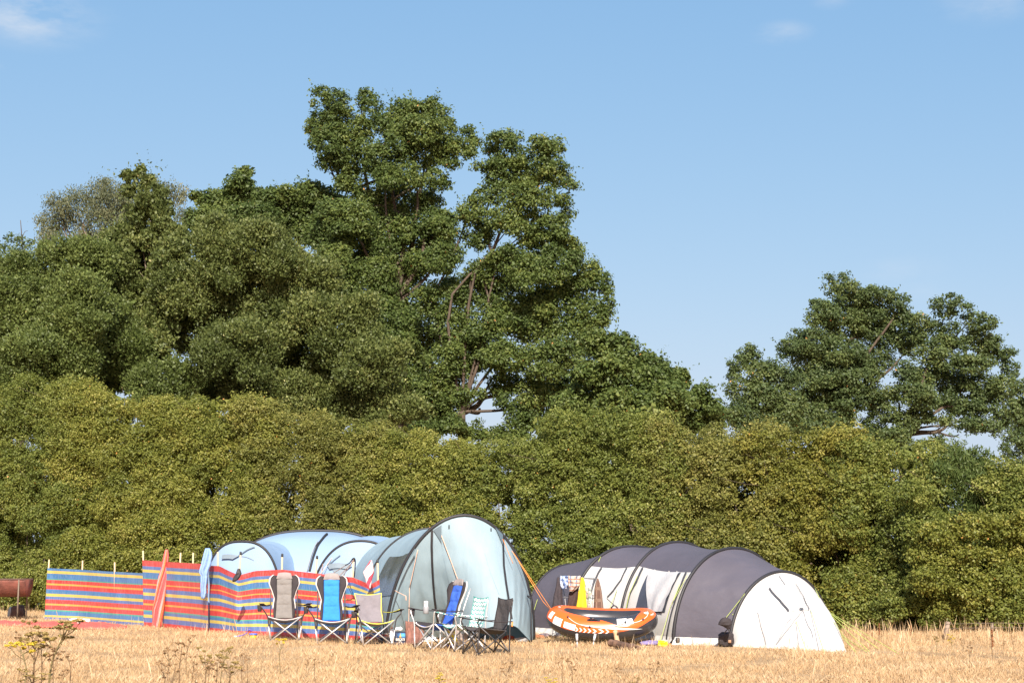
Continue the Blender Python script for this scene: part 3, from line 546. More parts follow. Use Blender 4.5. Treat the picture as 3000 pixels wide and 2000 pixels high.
class Surf:
    """parametric surface f(s,t) with picking by photo pixel"""
    def __init__(s, f, tmax=.62, smin=0, smax=1):
        s.f = f; s.S = np.linspace(smin, smax, 41); s.T = np.linspace(0, tmax, 61)
        s.P = np.array([[proj(f(a, b)) for b in s.T] for a in s.S])
    def pick(s, px, py):
        d = ((s.P-np.array([px, py]))**2).sum(-1); i, j = np.unravel_index(d.argmin(), d.shape); a, b = s.S[i], s.T[j]
        da = (s.S[1]-s.S[0]); db = (s.T[1]-s.T[0])
        for _ in range(14):
            best = None
            for u in (-1, 0, 1):
                for v in (-1, 0, 1):
                    aa = a+u*da; bb = b+v*db; q = proj(s.f(aa, bb)); e = (q[0]-px)**2+(q[1]-py)**2
                    if best is None or e < best[0]: best = (e, aa, bb)
            a, b = best[1], best[2]; da *= .6; db *= .6
        return a, b
    def nrm(s, a, b, e=.01):
        u = s.f(a+e, b)-s.f(a-e, b); v = s.f(a, b+e)-s.f(a, b-e); n = u.cross(v)
        n = n.normalized() if n.length > 1e-9 else Vector((0, -1, 0))
        if n.dot(s.f(a, b)-Vector((0, 0, CAMZ))) > 0: n = -n
        return n
    def off(s, a, b, o): return s.f(a, b)+s.nrm(a, b)*o
    def strip(s, mb, pxs, w, o=.008, sub=6):
        """ribbon of width w (m) along photo points, lying o above the surface"""
        ab = [s.pick(*p) for p in pxs]; pts = []
        for i in range(len(ab)-1):
            for k in range(sub): pts.append((lerp(ab[i][0], ab[i+1][0], k/sub), lerp(ab[i][1], ab[i+1][1], k/sub)))
        pts.append(ab[-1]); C = [s.off(a, b, o) for a, b in pts]; Nn = [s.nrm(a, b) for a, b in pts]; vs = []
        for i, c in enumerate(C):
            d = (C[min(i+1, len(C)-1)]-C[max(i-1, 0)]).normalized(); sd_ = d.cross(Nn[i]).normalized()*w/2
            vs += [c-sd_, c+sd_]
        mb.add(vs, [(2*i, 2*i+1, 2*i+3, 2*i+2) for i in range(len(C)-1)]); return C
    def patch(s, mb, quad, o=.012, nu=10, nv=10, fn=None):
        """quad: TL,TR,BR,BL photo pixels"""
        c = [s.pick(*p) for p in quad]
        def g_(u, v):
            a = lerp(lerp(c[0][0], c[1][0], u), lerp(c[3][0], c[2][0], u), v); b = lerp(lerp(c[0][1], c[1][1], u), lerp(c[3][1], c[2][1], u), v)
            return s.off(a, b, o+(fn(u, v) if fn else 0))
        mb.grid(g_, nu, nv); return mb
def wr(p, amp, sc=2.2, k=0): return amp*(nse(p.x*sc+k, p.y*sc, p.z*sc*1.5)+.5*nse(p.x*sc*2.7, p.y*sc*2.7+k, p.z*sc*3.4))
def loft(A, B, sag=.03, wa=.012, k=0, tb=None):
    """surface between hoops A and B, drawn in a little between them, gently wrinkled"""
    cA = (A(0)+A(1))/2; cB = (B(0)+B(1))/2
    def f(s, t):
        p = lerp(A(t), B(t), s); c = lerp(cA, cB, s); d = p-c
        e = max(0, math.sin(math.pi*min(max(s, 0), 1)))
        p = c+Vector((d.x*(1-sag*e*.6), d.y*(1-sag*e*.6), d.z*(1-sag*e)))
        n = d.normalized() if d.length > 1e-6 else Vector((0, 0, 1))
        z = min(1, p.z/.15)
        return p+n*(wr(p, wa, 2.5, k)*e*z)
    return f
def pole_of(A, r=.03, t0=0, t1=1, o=.012, n=7, c=None):
    m = MB(); cc = (A(0)+A(1))/2 if c is None else c
    P = []
    for i in range(49):
        p = A(lerp(t0, t1, i/48)); d = (p-cc); P.append(p+d.normalized()*o)
    m.tube(P, r, n); return m
cloth_bump = dict(bump=.35, bscale=5)
grey_f = mat('grey_flysheet', (.090, .083, .102), .6, var=.07, vscale=1.5, bump=.55, bscale=3.2, aniso=(1, 1, 1.8), spec=.35)
white_f = mat('white_polycotton', (.50, .49, .468), .8, var=.02, vscale=2, bump=.18, bscale=6, spec=.2)
curt_f = mat('pale_curtain', (.44, .445, .45), .8, var=.07, vscale=5, bump=.35, bscale=9, spec=.2)
mesh_f = mat('dark_window', (.055, .060, .080), .45, var=.15, vscale=3, bump=.2, bscale=6)
blk = mat('black_sleeve', (.022, .021, .024), .55, var=.15)
seamd = mat('dark_seam', (.06, .06, .065), .6)
seamg = mat('soft_grey_seam', (.30, .30, .30), .7)
lime = mat('lime_cord', (.42, .50, .12), .6, var=.1)
orange_c = mat('orange_cord', (.75, .26, .05), .6, var=.1)
pale_c = mat('pale_orange_cord', (.72, .45, .32), .6, var=.1)
def cord(pts, r, m, root, name='guy_line', sag=0):
    mb = MB()
    for a, b in zip(pts[:-1], pts[1:]):
        a, b = Vector(a), Vector(b); P = [lerp(a, b, k/6)-Vector((0, 0, sag*math.sin(math.pi*k/6))) for k in range(7)]
        mb.tube(P, r, 5)
    return mb.build(name, m, root)

# ------------------------------------------------------------------ GREY TUNNEL TENT
gt = empty('tunnel_tent', (3.2, 28.4, 0), 0, 'long dark grey tunnel tent with white side panels and white end wall', 'tent')
H1 = hoop_pts((3.73, 26.39), 1.23, 1.24, 1.96, 35.3, .03)
H2 = hoop_pts((2.82, 26.94), 1.61, 1.65, 2.09, 42, .03)
H3 = hoop_pts((1.99, 28.55), 1.55, 1.77, 2.1, 39.7, .01)
H4 = hoop_pts((1.06, 29.37), 1.48, 1.69, 2.30, 36.6, .11)
H5 = hoop_pts((.29, 30.52), 1.21, 1.34, 2.14, 33.9, -.08)
S21 = Surf(loft(H2, H1, .02, .022, 3)); S32 = Surf(loft(H3, H2, .035, .012, 5)); S43 = Surf(loft(H4, H3, .03, .012, 9)); S54 = Surf(loft(H5, H4, .02, .02, 13))
def part_surf(S, t0, t1, nu, nv, name, m, root, o=0):
    f0 = t0 if callable(t0) else (lambda s: t0); f1 = t1 if callable(t1) else (lambda s: t1)
    mb = MB(); mb.grid(lambda u, v: (S.off(u, lerp(f0(u), f1(u), v), o) if o else S.f(u, lerp(f0(u), f1(u), v))), nu, nv)
    return mb.build(name, m, root)
def tz(S, s, z):   # t at which the near side reaches height z
    a, b = 0, .5
    for _ in range(24):
        c = (a+b)/2
        if S.f(s, c).z < z: a = c
        else: b = c
    return a
sk = .13
tb4 = S43.pick(1736, 1658)[1]; tb3 = S43.pick(1856, 1660)[1]; tb3b = S32.pick(1870, 1657)[1]; tb2 = S32.pick(2012, 1676)[1]
part_surf(S54, lambda s: tz(S54, s, sk), 1, 18, 60, 'roof', grey_f, gt)
part_surf(S43, lambda s: lerp(tb4, tb3, s), 1, 18, 56, 'roof', grey_f, gt)
part_surf(S32, lambda s: lerp(tb3b, tb2, s), 1, 18, 56, 'roof', grey_f, gt)
part_surf(S21, lambda s: tz(S21, s, sk), 1, 26, 70, 'roof', grey_f, gt)
part_surf(S43, 0, lambda s: lerp(tb4, tb3, s), 18, 24, 'side_panel', white_f, gt)
part_surf(S32, 0, lambda s: lerp(tb3b, tb2, s), 18, 24, 'side_panel', white_f, gt)
def skirt(S, name='skirt'):
    mb = MB()
    def f(u, v):
        p = S.f(u, tz(S, u, sk*v)); n = S.nrm(u, .05); n.z = 0; n.normalize()
        return p+n*(.01+.10*(1-v)**1.5+.012*math.sin(u*40))
    mb.grid(f, 30, 5); return mb.build(name, white_f, gt)
for S in (S54, S43, S32, S21): skirt(S)
for H in (H2, H3, H4): pole_of(H, .030).build('pole', blk, gt)
pole_of(H1, .030).build('pole', blk, gt); pole_of(H5, .018).build('pole', blk, gt)
# rear end wall
c5 = (H5(0)+H5(1))/2; bk = Vector((-.56, .83, 0))*.9
MB().grid(lambda u, v: lerp(H5(u), (c5+(H5(u)-c5)*Vector((1, 1, 0)).length*0+Vector(((H5(u)-c5).x, (H5(u)-c5).y, 0))*.9+bk*math.sin(math.pi*u)), v), 40, 10).build('end_wall', grey_f, gt)
# front end wall, pulled out to its pegs
fb = [(0, Vector((3.69, 26.32, 0))), (.25, Vector((4.20, 25.93, 0))), (.42, Vector((4.72, 25.35, 0))), (.60, Vector((5.12, 24.95, 0))), (.72, Vector((5.36, 24.78, 0))), (.80, Vector((5.42, 25.2, 0))), (1, H1(1)+Vector((.02, -.05, 0)))]
def fbase(t):
    return Vector([interp(t, [a for a, _ in fb], [b[k] for _, b in fb]) for k in range(3)])
def fend(s, t):      # s: 0 at hoop, 1 at ground
    a = H1(t); b = fbase(t); p = lerp(a, b, s); b2 = math.sin(math.pi*min(max(s, 0), 1))
    return p+Vector((.5, -.6, .15))*(.10*b2)+Vector((.4, -.5, 0))*(wr(p, .045, 2.6, 4)+.012*math.sin(t*60+s*7)*s)*b2
SE = Surf(fend, 1.0)
MB().grid(lambda u, v: SE.f(v, u), 140, 40).build('end_wall', white_f, gt)
dk = MB(); SE.strip(dk, [(2254, 1725), (2262, 1736), (2290, 1766), (2305, 1783), (2311, 1792)], .026, .035); dk.build('zip', seamd, gt)
dk = MB(); SE.strip(dk, [(2329, 1714), (2350, 1747), (2368, 1782), (2370, 1789)], .016, .035); dk.build('zip', seamd, gt)
fl = MB(); SE.patch(fl, [(2256, 1725), (2329, 1714), (2369, 1787), (2312, 1793)], .012, 14, 14, lambda u, v: .004*math.sin(3*v+u*4)); fl.build('window_flap', white_f, gt)
for pts, w in [([(2282, 1687), (2290, 1700), (2300, 1714)], .012), ([(2221, 1793), (2228, 1820), (2236, 1850), (2246, 1886)], .008), ([(2350, 1790), (2330, 1815), (2300, 1855), (2276, 1886)], .010), ([(2352, 1790), (2360, 1815), (2376, 1845), (2384, 1868)], .008), ([(2324, 1800), (2300, 1838), (2280, 1880)], .006), ([(2200, 1730), (2240, 1727), (2256, 1725)], .005), ([(2256, 1724), (2290, 1717), (2329, 1713)], .005)]:
    q = MB(); SE.strip(q, pts, w*1.5, .022); q.build('seam', seamg, gt)
q = MB(); SE.patch(q, [(2338, 1785), (2352, 1786), (2354, 1791), (2344, 1789)], .045, 3, 3); q.build('zip_pull', seamd, gt)
# side doors, zips and the window with its curtain
for S, pts, w in [(S43, [(1765, 1664), (1750, 1690), (1738, 1720), (1730, 1760)], .04), (S43, [(1840, 1663), (1822, 1700), (1800, 1730), (1782, 1750)], .035),
                  (S32, [(1886, 1664), (1868, 1705), (1851, 1735), (1842, 1770), (1836, 1802)], .05), (S32, [(2014, 1677), (1999, 1716), (1982, 1762), (1966, 1820), (1957, 1872)], .055)]:
    q = MB(); S.strip(q, pts, w, .034); q.build('zip', seamd, gt)
q = MB(); S32.patch(q, [(1903, 1676), (1996, 1677), (1949, 1793), (1861, 1791)], .010, 10, 14); q.build('window', mesh_f, gt)
q = MB(); S32.patch(q, [(1904, 1677), (1995, 1679), (1948, 1792), (1903, 1791)], .045, 16, 16, lambda u, v: .016*math.sin(9*u+5*v)*math.sin(2.6*v)+.006*math.sin(20*u*v)); q.build('curtain', curt_f, gt)
q = MB(); S43.patch(q, [(1842, 1668), (1855, 1668), (1812, 1780), (1780, 1752)], .014, 6, 10, lambda u, v: .006*math.sin(8*v)); q.build('door_flap', white_f, gt)
for x, y in [(1920, 1674), (1962, 1678), (1985, 1679)]:
    p = S32.off(*S32.pick(x, y), .02); MB().tube([p+Vector((0, 0, .03)), p-Vector((0, 0, .05))], .007, 5).build('toggle', white_f, gt)
rr_ = S21.off(*S21.pick(1987, 1878), .03); MB().box(rr_+Vector((0, -.03, .02)), (.07, .04, .10), 0, .01).build('strap', blk, gt)
# guy lines (lime)
def GP(x, y): return gnd(x, y)
def on(S, x, y, o=.04): return S.off(*S.pick(x, y), o)
gl = []
a = on(S21, 2183, 1742); gl += [(a, GP(2044, 1876)), (on(S21, 2150, 1800), GP(2100, 1880)), (on(S21, 2183, 1744), on(S21, 2128, 1815, .06))]
a = on(SE, 2412, 1785, .05); a2 = Vector(H1(.80))+Vector((.05, 0, 0))
e1 = at(2416, 1784, 26.6)
for g_ in [(2640, 1918), (2512, 1918), (2548, 1908), (2575, 1900), (2482, 1862)]: gl.append((e1, GP(*g_)))
e2 = at(2388, 1722, 27.2); gl.append((e2, e1))
gl += [(at(2451, 1850, 26.2), GP(2520, 1920)), (at(2451, 1850, 26.2), GP(2545, 1912))]
a = H4(.30)+Vector((-.02, -.04, 0)); gl += [(H4(.34)+Vector((0, -.05, 0)), GP(1640, 1868)), (H4(.34)+Vector((0, -.05, 0)), GP(1652, 1870))]
b5 = H5(.22)+Vector((-.04, -.05, 0)); b5t = at(1592, 1700, 30.9)
gl += [(b5t, GP(1540, 1862)), (at(1580, 1703, 31), at(1548, 1722, 31)), (at(1592, 1700, 30.9), at(1550, 1744, 30.8)), (at(1618, 1782, 29.6), GP(1562, 1838)), (at(1622, 1784, 29.6), GP(1570, 1832))]
a3 = on(S32, 1872, 1700, .05); gl += [(on(S32, 1871, 1690, .04), on(S32, 1850, 1740, .05)), (on(S32, 1850, 1740, .05), on(S32, 1838, 1800, .06)), (on(S43, 1812, 1730, .05), GP(1748, 1880)), (on(S43, 1795, 1800, .10), GP(1765, 1880))]
gl += [(on(S21, 2016, 1690, .05), on(S32, 1976, 1770, .06)), (on(S32, 1996, 1715, .04), on(S32, 1975, 1775, .06)), (on(S32, 1975, 1775, .07), GP(1930, 1892))]
gl += [(on(SE, 2333, 1822, .03), GP(2365, 1912)), (on(SE, 2374, 1790, .03), GP(2415, 1912))]
for a, b in gl: cord([a, b], .0052, lime, gt)
for p in [e1]:
    MB().box(p, (.05, .02, .06), 0, .005).build('guy_toggle', lime, gt)

# ------------------------------------------------------------------ BLUE TENT
bt = empty('dome_tent', (-2.6, 31, 0), 0, 'large pale blue family tent with domed rear pods and a tall arched front porch', 'tent')
blue_f = mat('pale_blue_flysheet', (.285, .385, .435), .60, var=.05, vscale=1.3, bump=.38, bscale=3.0, aniso=(2.6, 2.6, .7), spec=.35, trans=.15)
blue_g = mat('pale_blue_rear', (.27, .39, .55), .6, var=.04, vscale=1.3, bump=.2, bscale=3.0, spec=.45, trans=.15)
blue_d = mat('slate_blue_gusset', (.095, .135, .16), .5, var=.05, bump=.2, bscale=4)
win_f = mat('tinted_window', (.085, .10, .115), .22, var=.35, vscale=2.5, bump=.25, bscale=3, spec=.6)
vent_f = mat('vent_mesh', (.17, .22, .26), .6, var=.1)
HA = hoop_pts((-2.27, 27.9), 1.35, 2.24, 1.96, 10, .20)
HB = hoop_pts((-2.94, 29.8), 1.45, 2.04, 2.21, .8, .04)
HG = hoop_pts((-3.52, 31.7), 1.35, 1.93, 2.2, 0, 0)
HC = hoop_pts((-4.21, 31.9), 1.07, 1.81, 2.28, -.5, .06)
HC2 = hoop_pts((-4.35, 34.4), 1.25, 1.95, 2.3, 0, 0)
HF = hoop_pts((-6.48, 32.37), .87, 1.80, 2.72, -10.9, .08)
HF2 = hoop_pts((-6.4, 34.3), 1.1, 1.86, 2.5, 0, 0)
HE = hoop_pts((-6.61, 34.75), 2.14, 2.05, 2.68, -1.3, -.05)
SAB = Surf(loft(HB, HA, .03, .012, 21)); SBG = Surf(loft(HG, HB, .03, .02, 25)); SC2 = Surf(loft(HC2, HC, .04, .02, 33)); SF2 = Surf(loft(HF2, HF, .03, .02, 37))
for S, nm, mm in [(SAB, 'porch_canopy', blue_f), (SBG, 'porch_canopy', blue_f), (SC2, 'sleeping_pod', blue_g), (SF2, 'sleeping_pod', blue_g)]:
    part_surf(S, 0, 1, 24, 70, nm, mm, bt)
def dome(u, v):
    p = HE(v); dep = 2.0*max(0, math.sin(math.pi*v))**.45+.02; a = math.pi*u
    c = math.copysign(abs(math.cos(a))**(2/2.3), math.cos(a)); sn = max(0, math.sin(a))**(2/2.3)
    q = Vector((p.x, p.y-dep*c, p.z*sn)); return q+Vector((0, -1, .3))*wr(q, .012, 2, 8)
SD = Surf(lambda s, t: dome(s, t), 1.0, 0, .5)
MB().grid(dome, 44, 70).build('flysheet', blue_g, bt)
# poles
pole_of(HE, .036, 0, 1, .02).build('pole', blk, bt)
pole_of(HF, .025).build('pole', blk, bt); pole_of(HC, .025, 0, .62).build('pole', blk, bt)
pole_of(HB, .021).build('pole', blk, bt); pole_of(HA, .030).build('pole', blk, bt)
q = MB(); C_ = SD.strip(q, [(958, 1566), (943, 1582), (930, 1600), (917, 1634), (907, 1673)], .05, .02); MB().tube(C_, .028, 6).build('pole', blk, bt)
MB().tube([p+Vector((-.05, -.02, 0)) for p in C_[len(C_)//3:]], .010, 5).build('pole', seamg, bt)
# pod fronts
def podfront(Hh, fwd, k, nm='pod_front'):
    c = (Hh(0)+Hh(1))/2
    def f(s, t):
        a = Hh(t); b = Vector((a.x, a.y, 0)); b.y = c.y-fwd*math.sin(math.pi*t)+(a.y-c.y)*.3; b.x = lerp(c.x, b.x, 1.02)
        p = lerp(a, b, s); return p+Vector((0, -1, 0))*(wr(p, .015, 2.4, k)*math.sin(math.pi*min(max(s, 0), 1))+.04*math.sin(math.pi*min(max(s, 0), 1)))
    S = Surf(f, 1.0); MB().grid(lambda u, v: f(v, u), 50, 20).build(nm, blue_g, bt); return S
PF = podfront(HF, .45, 41); PC = podfront(HC, .45, 47)
def vent(S, x, y, k=1.0):
    mb = MB(); S.patch(mb, [(x-6*k, y-22*k*.2), (x+64*k, y-2), (x+34*k, y+9*k), (x-2*k, y+10*k)], .06, 6, 4); mb.build('vent', vent_f, bt)
q = MB(); PF.patch(q, [(655, 1626), (702, 1629), (684, 1639), (652, 1639)], .05, 6, 4); q.build('vent', vent_f, bt)
q = MB(); PF.strip(q, [(684, 1637), (700, 1628), (726, 1610), (747, 1602)], .022, .03); q.build('vent_brace', blue_d, bt)
q = MB(); PF.strip(q, [(700, 1628), (722, 1631), (744, 1641)], .012, .012); q.build('seam', vent_f, bt)
q = MB(); PC.patch(q, [(961, 1656), (1034, 1657), (1018, 1668), (968, 1668)], .05, 6, 4); q.build('vent', vent_f, bt)
q = MB(); PC.patch(q, [(975, 1668), (1015, 1668), (1008, 1690), (985, 1690)], .02, 6, 4); q.build('pod_window', vent_f, bt)
q = MB(); PC.strip(q, [(961, 1655), (975, 1645), (990, 1632), (998, 1626)], .018, .03); q.build('vent_brace', blue_d, bt)
# porch window
q = MB(); SAB.patch(q, [(1143, 1631), (1208, 1617), (1150, 1742), (1090, 1745)], .012, 14, 14, lambda u, v: .004*math.sin(9*u+11*v)); q.build('window', win_f, bt)
q = MB(); SAB.strip(q, [(1223, 1612), (1196, 1668), (1176, 1715), (1160, 1760), (1146, 1805), (1138, 1835)], .05, .012); q.build('pole_sleeve', blue_f, bt)
# porch front: outer curtain (its right-hand bottom corner pegged forward) and inner wall
base = [(0, gnd(1126, 1876)), (.16, gnd(1165, 1874)), (.32, gnd(1284, 1868)), (.5, at(1380, 1850, 27.15)), (.70, at(1500, 1820, 27.0)), (1, gnd(1557, 1880))]
def bA(t): return Vector([sum(interp(min(max(t+d_, 0), 1), [a for a, _ in base], [b[k] for _, b in base]) for d_ in (-.09, -.06, -.03, 0, .03, .06, .09))/7 for k in range(3)])
def front(s, t):
    a = HA(t); b = bA(t); p = lerp(a, b, s); e = math.sin(math.pi*min(max(s, 0), 1)); e2 = math.sin(math.pi*min(max(t, 0), 1))
    f_ = .16*e*e2
    # fan of wrinkles running down from the pole
    rad = .016*math.sin(t*95+2*math.sin(s*5)+s*4)*max(0, 1-abs(t-.24)/.18)+.016*math.sin(t*110-s*5)*max(0, 1-abs(t-.80)/.15)+.010*math.sin(t*40+s*9)*max(0, 1-abs(t-.5)/.2)
    return p+Vector((0, -1, .05))*(f_+wr(p, .022, 1.8, 51)*e+rad*e*1.3)
SFR = Surf(front, 1.0)
MB().grid(lambda u, v: SFR.f(v, u), 150, 36).build('porch_front', blue_f, bt)
MB().grid(lambda u, v: lerp(lerp(HA(.3+.68*u), gnd(lerp(1262, 1556, u), 1874), .55)+Vector((0, .22, 0)), gnd(lerp(1262, 1554, u), lerp(1868, 1877, u))+Vector((0, .10*math.sin(3*u), 0)), v), 40, 10).build('inner_wall', blue_f, bt)
for pts in ([(1266, 1552), (1265, 1600), (1267, 1650), (1270, 1700), (1274, 1750), (1279, 1790), (1284, 1820)], [(1474, 1568), (1473, 1600), (1475, 1656), (1482, 1710), (1490, 1760), (1498, 1812)]):
    q = MB(); SFR.strip(q, pts, .045, .014); q.build('zip', blk, bt)
q = MB(); SFR.patch(q, [(1270, 1552), (1294, 1538), (1295, 1590), (1294, 1588)], .03, 6, 6); q.build('gusset', blue_d, bt)
q = MB(); SFR.patch(q, [(1448, 1546), (1470, 1564), (1471, 1600), (1470, 1598)], .03, 6, 6); q.build('gusset', blue_d, bt)
for pts in ([(1295, 1590), (1302, 1640), (1312, 1690), (1325, 1735)], [(1212, 1620), (1208, 1670), (1200, 1730), (1194, 1790)], [(1420, 1620), (1438, 1680), (1462, 1740)]):
    q = MB(); SFR.strip(q, pts, .008, .010); q.build('seam', mat('seam_blue', (.24, .33, .38), .6), bt)
for x, y in ((1316, 1538), (1437, 1548)):
    p = SFR.off(*SFR.pick(x, y), .02); MB().tube([p, p-Vector((0, .01, .06))], .012, 6).build('toggle', blk, bt)
# guy lines, orange
t1 = at(1504, 1618, 27.85); t2 = at(1473, 1578, 27.6)
for a, b, r, m_ in [(t1, GP(1678, 1878), .005, orange_c), (t1, at(1590, 1760, 27.4), .005, orange_c), (at(1590, 1760, 27.4), GP(1690, 1872), .005, orange_c), (at(1499, 1612, 27.85), at(1560, 1702, 27.6), .005, orange_c),
                    (SFR.off(*SFR.pick(1292, 1563), .02), SFR.off(*SFR.pick(1349, 1703), .05), .007, pale_c), (SFR.off(*SFR.pick(1224, 1608), .03), gnd(1200, 1815)+Vector((0, -3.2, 0)) if False else SFR.off(*SFR.pick(1197, 1716), .06), .006, pale_c),
                    (SFR.off(*SFR.pick(1197, 1716), .06), gnd(1196, 1880), .005, pale_c), (on(SAB, 1165, 1731, .03), at(1189, 1745, 27.4), .006, pale_c), (at(1189, 1745, 27.4), at(1190, 1758, 27.4), .009, pale_c),
                    (t2, at(1503, 1650, 27.5), .005, orange_c), (at(1501, 1820, 26.95), at(1500, 1834, 26.9), .016, orange_c), (HF(.72), gnd(826, 1846), .006, pale_c), (HF(.72)+Vector((.02, -.02, 0)), gnd(840, 1850), .006, blk),
                    (HF(.14), gnd(585, 1850), .005, orange_c), (on(SC2, 979, 1612, .05), at(925, 1700, 31.4), .006, pale_c), (HC(.3), gnd(905, 1858), .006, pale_c),
                    (at(1546, 1745, 27.9), at(1553, 1750, 27.8), .02, blk), (at(1556, 1745, 27.75), gnd(1557, 1880), .012, blk)]:
    cord([a, b], r, m_, bt)

# ================================================================== WINDBREAKS
C_R = (.68, .035, .030); C_B = (.040, .20, .46); C_P = (.085, .175, .45); C_Y = (.72, .55, .10); C_O = (.80, .36, .05); C_G = (.06, .36, .28)
st1 = ([0, .045, .10, .20, .225, .29, .325, .405, .42, .49, .545, .605, .68, .715, .80, .83, .905, .945], [C_B, C_Y, C_B, C_G, C_R, C_O, C_R, C_P, C_B, C_Y, C_P, C_R, C_O, C_R, C_G, C_B, C_Y, C_P])
st2 = ([0, .083, .136, .178, .264, .281, .35, .368, .42, .483, .528, .59, .646, .674, .75, .77, .813, .861, .93], [C_R, C_P, C_Y, C_B, C_G, C_R, C_O, C_R, C_P, C_Y, C_P, C_R, C_O, C_R, C_G, C_B, C_Y, C_P, C_R])
def wbm(name, st, seam):
    def b(n, l, u, v):
        c = ramp_stripes(n, l, v, *st)
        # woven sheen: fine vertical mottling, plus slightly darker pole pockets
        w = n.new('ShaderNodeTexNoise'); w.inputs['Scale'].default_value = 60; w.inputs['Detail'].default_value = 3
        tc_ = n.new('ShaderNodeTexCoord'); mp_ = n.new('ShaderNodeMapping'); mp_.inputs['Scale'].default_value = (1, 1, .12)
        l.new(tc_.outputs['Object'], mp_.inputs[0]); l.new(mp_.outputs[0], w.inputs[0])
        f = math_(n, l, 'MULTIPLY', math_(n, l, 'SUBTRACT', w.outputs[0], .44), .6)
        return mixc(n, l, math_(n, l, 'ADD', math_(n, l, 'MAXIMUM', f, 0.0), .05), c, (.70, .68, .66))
    return uvmat(name, b, rough=.25, spec=.7, trans=.22, bump=1.0, bscale=3.2, baniso=(1, 1, .5))
wb1 = wbm('windbreak_cloth_a', st1, 0); wb2 = wbm('windbreak_cloth_b', st2, 0)
wood = mat('pale_wood_pole', (.60, .45, .27), .6, var=.12, vscale=20, aniso=(1, 1, .1))
wood_d = mat('dull_pole', (.34, .26, .20), .6, var=.15, vscale=20, aniso=(1, 1, .1))
def windbreak(label, base, top, poles, m, nm='windbreak', uvx=1, amp=.05, seed=0, capm=None):
    """base/top: photo polylines of the cloth's lower and upper edge; poles: (x at base, x at top, y top)"""
    X0, X1 = base[0][0], base[-1][0]; p0 = gnd(*base[0])
    root = empty(nm, p0, 0, label, 'windbreak', 'striped windbreaks')
    bx, by = [b[0] for b in base], [b[1] for b in base]; tx, ty = [b[0] for b in top], [b[1] for b in top]
    pb = [p[0] for p in poles]
    def f(u, v):
        x = lerp(X0, X1, u); g0 = gnd(x, interp(x, bx, by)); xt = lerp(tx[0], tx[-1], (x-X0)/(X1-X0)); tp = at(xt, interp(xt, tx, ty), g0.y)
        p = lerp(tp, Vector((g0.x, g0.y, .0)), v)
        d = min(abs(x-q) for q in pb); free = min(1, d/22)
        k = amp*free*(nse(u*uvx*7, v*1.5, seed)*.8+.5*nse(u*uvx*16+v*4, v*4, seed+3)+.8*nse(u*uvx*3+v*2, v*3, seed+9))
        tri = .035*free*math.sin(v*math.pi)
        return p+Vector((.5*k, -k+tri, 0))
    MB().grid(f, int(56*uvx), 34).build('striped_cloth', m, root)
    for (xb, xt, yt) in poles:
        g0 = gnd(xb, interp(xb, bx, by)); g0.y += .05; tp = at(xt, yt, g0.y)
        MB().tube([g0-Vector((0, 0, .12)), lerp(g0, tp, .5), tp-Vector((0, 0, .005)), tp], [.014, .0175, .0185, .012], 9).build('pole', wood if capm is None or xb < 700 else wood, root)
        if capm and xb > 680: MB().lathe([(.020, 0), (.022, .01), (.022, .055), (.012, .066)], tp-Vector((0, 0, .05)), 9).build('pole_cap', blk, root)
    return root
windbreak('short blue-topped striped windbreak, farthest left, with four wooden poles', [(130, 1814), (231, 1818), (334, 1826), (439, 1834)], [(139, 1663), (241, 1668), (336, 1674), (439, 1679)],
          [(132, 144, 1638), (234, 242, 1641), (335, 336, 1646), (438, 435, 1648)], wb1, seed=1)
windbreak('red-topped striped windbreak between the red towel and the light blue shirt', [(421, 1834), (480, 1838), (558, 1846), (610, 1853)], [(417, 1640), (491, 1645), (584, 1650), (609, 1653)],
          [(424, 419, 1612), (490, 488, 1612), (520, 529, 1618), (560, 566, 1618), (607, 604, 1640)], wb2, seed=2, amp=.045)
windbreak('long red-topped striped windbreak sagging behind the three front chairs', [(612, 1850), (690, 1858), (764, 1861), (900, 1867), (1020, 1872), (1118, 1876)],
          [(613, 1656), (642, 1657), (675, 1673), (699, 1684), (718, 1679), (751, 1671), (790, 1669), (828, 1668), (879, 1673), (930, 1679), (994, 1687), (1032, 1690), (1052, 1698), (1085, 1713), (1112, 1696)],
          [(638, 638, 1616), (690, 705, 1617), (820, 827, 1623), (912, 929, 1629), (1022, 1036, 1636), (1110, 1106, 1640)], wb2, uvx=3.2, amp=.075, seed=5, capm=1)

# ================================================================== HANGING CLOTH
def hang(name, label, cat, prof, Y, m, thick=.10, folds=4, fa=.25, seed=0, group=None, parent=None, solid=True, n=40, thing=True, twist=0, fill=False):
    """folded hanging cloth: prof = [(y, xleft, xright)] in photo pixels, a hollow pleated body of real thickness at depth Y"""
    mb = MB(); ys_ = [p[0] for p in prof]
    def f(u, v):
        y = lerp(ys_[0], ys_[-1], v); xl = interp(y, ys_, [p[1] for p in prof]); xr = interp(y, ys_, [p[2] for p in prof])
        a = at(xl, y, Y); b = at(xr, y, Y); c = (a+b)/2; hw = (b.x-a.x)/2
        th = 2*math.pi*u; rad = 1+fa*math.sin(folds*th+3*nse(v*2, seed)+twist*v)*abs(math.sin(th))+.12*nse(math.cos(th)*2+seed, math.sin(th)*2, v*5)
        t_ = min(thick, hw*1.2+.02)
        return Vector((c.x-math.cos(th)*hw, c.y-math.sin(th)*t_*rad*.5, c.z+.012*nse(u*9, seed, v*3)))
    mb.grid(f, n, 26, closeu=True)
    k = len(mb.v)-n*27; b0 = len(mb.v)-n
    mb.f.append(tuple(range(0, n))[::-1]); mb.f.append(tuple(range(b0, b0+n)))
    o = mb.build(name, m, parent)
    if thing: tag(o, label, cat, group)
    return o
def clothm(name, b, **k): return uvmat(name, b, rough=.85, spec=.15, trans=.08, bump=.5, bscale=18, **k)
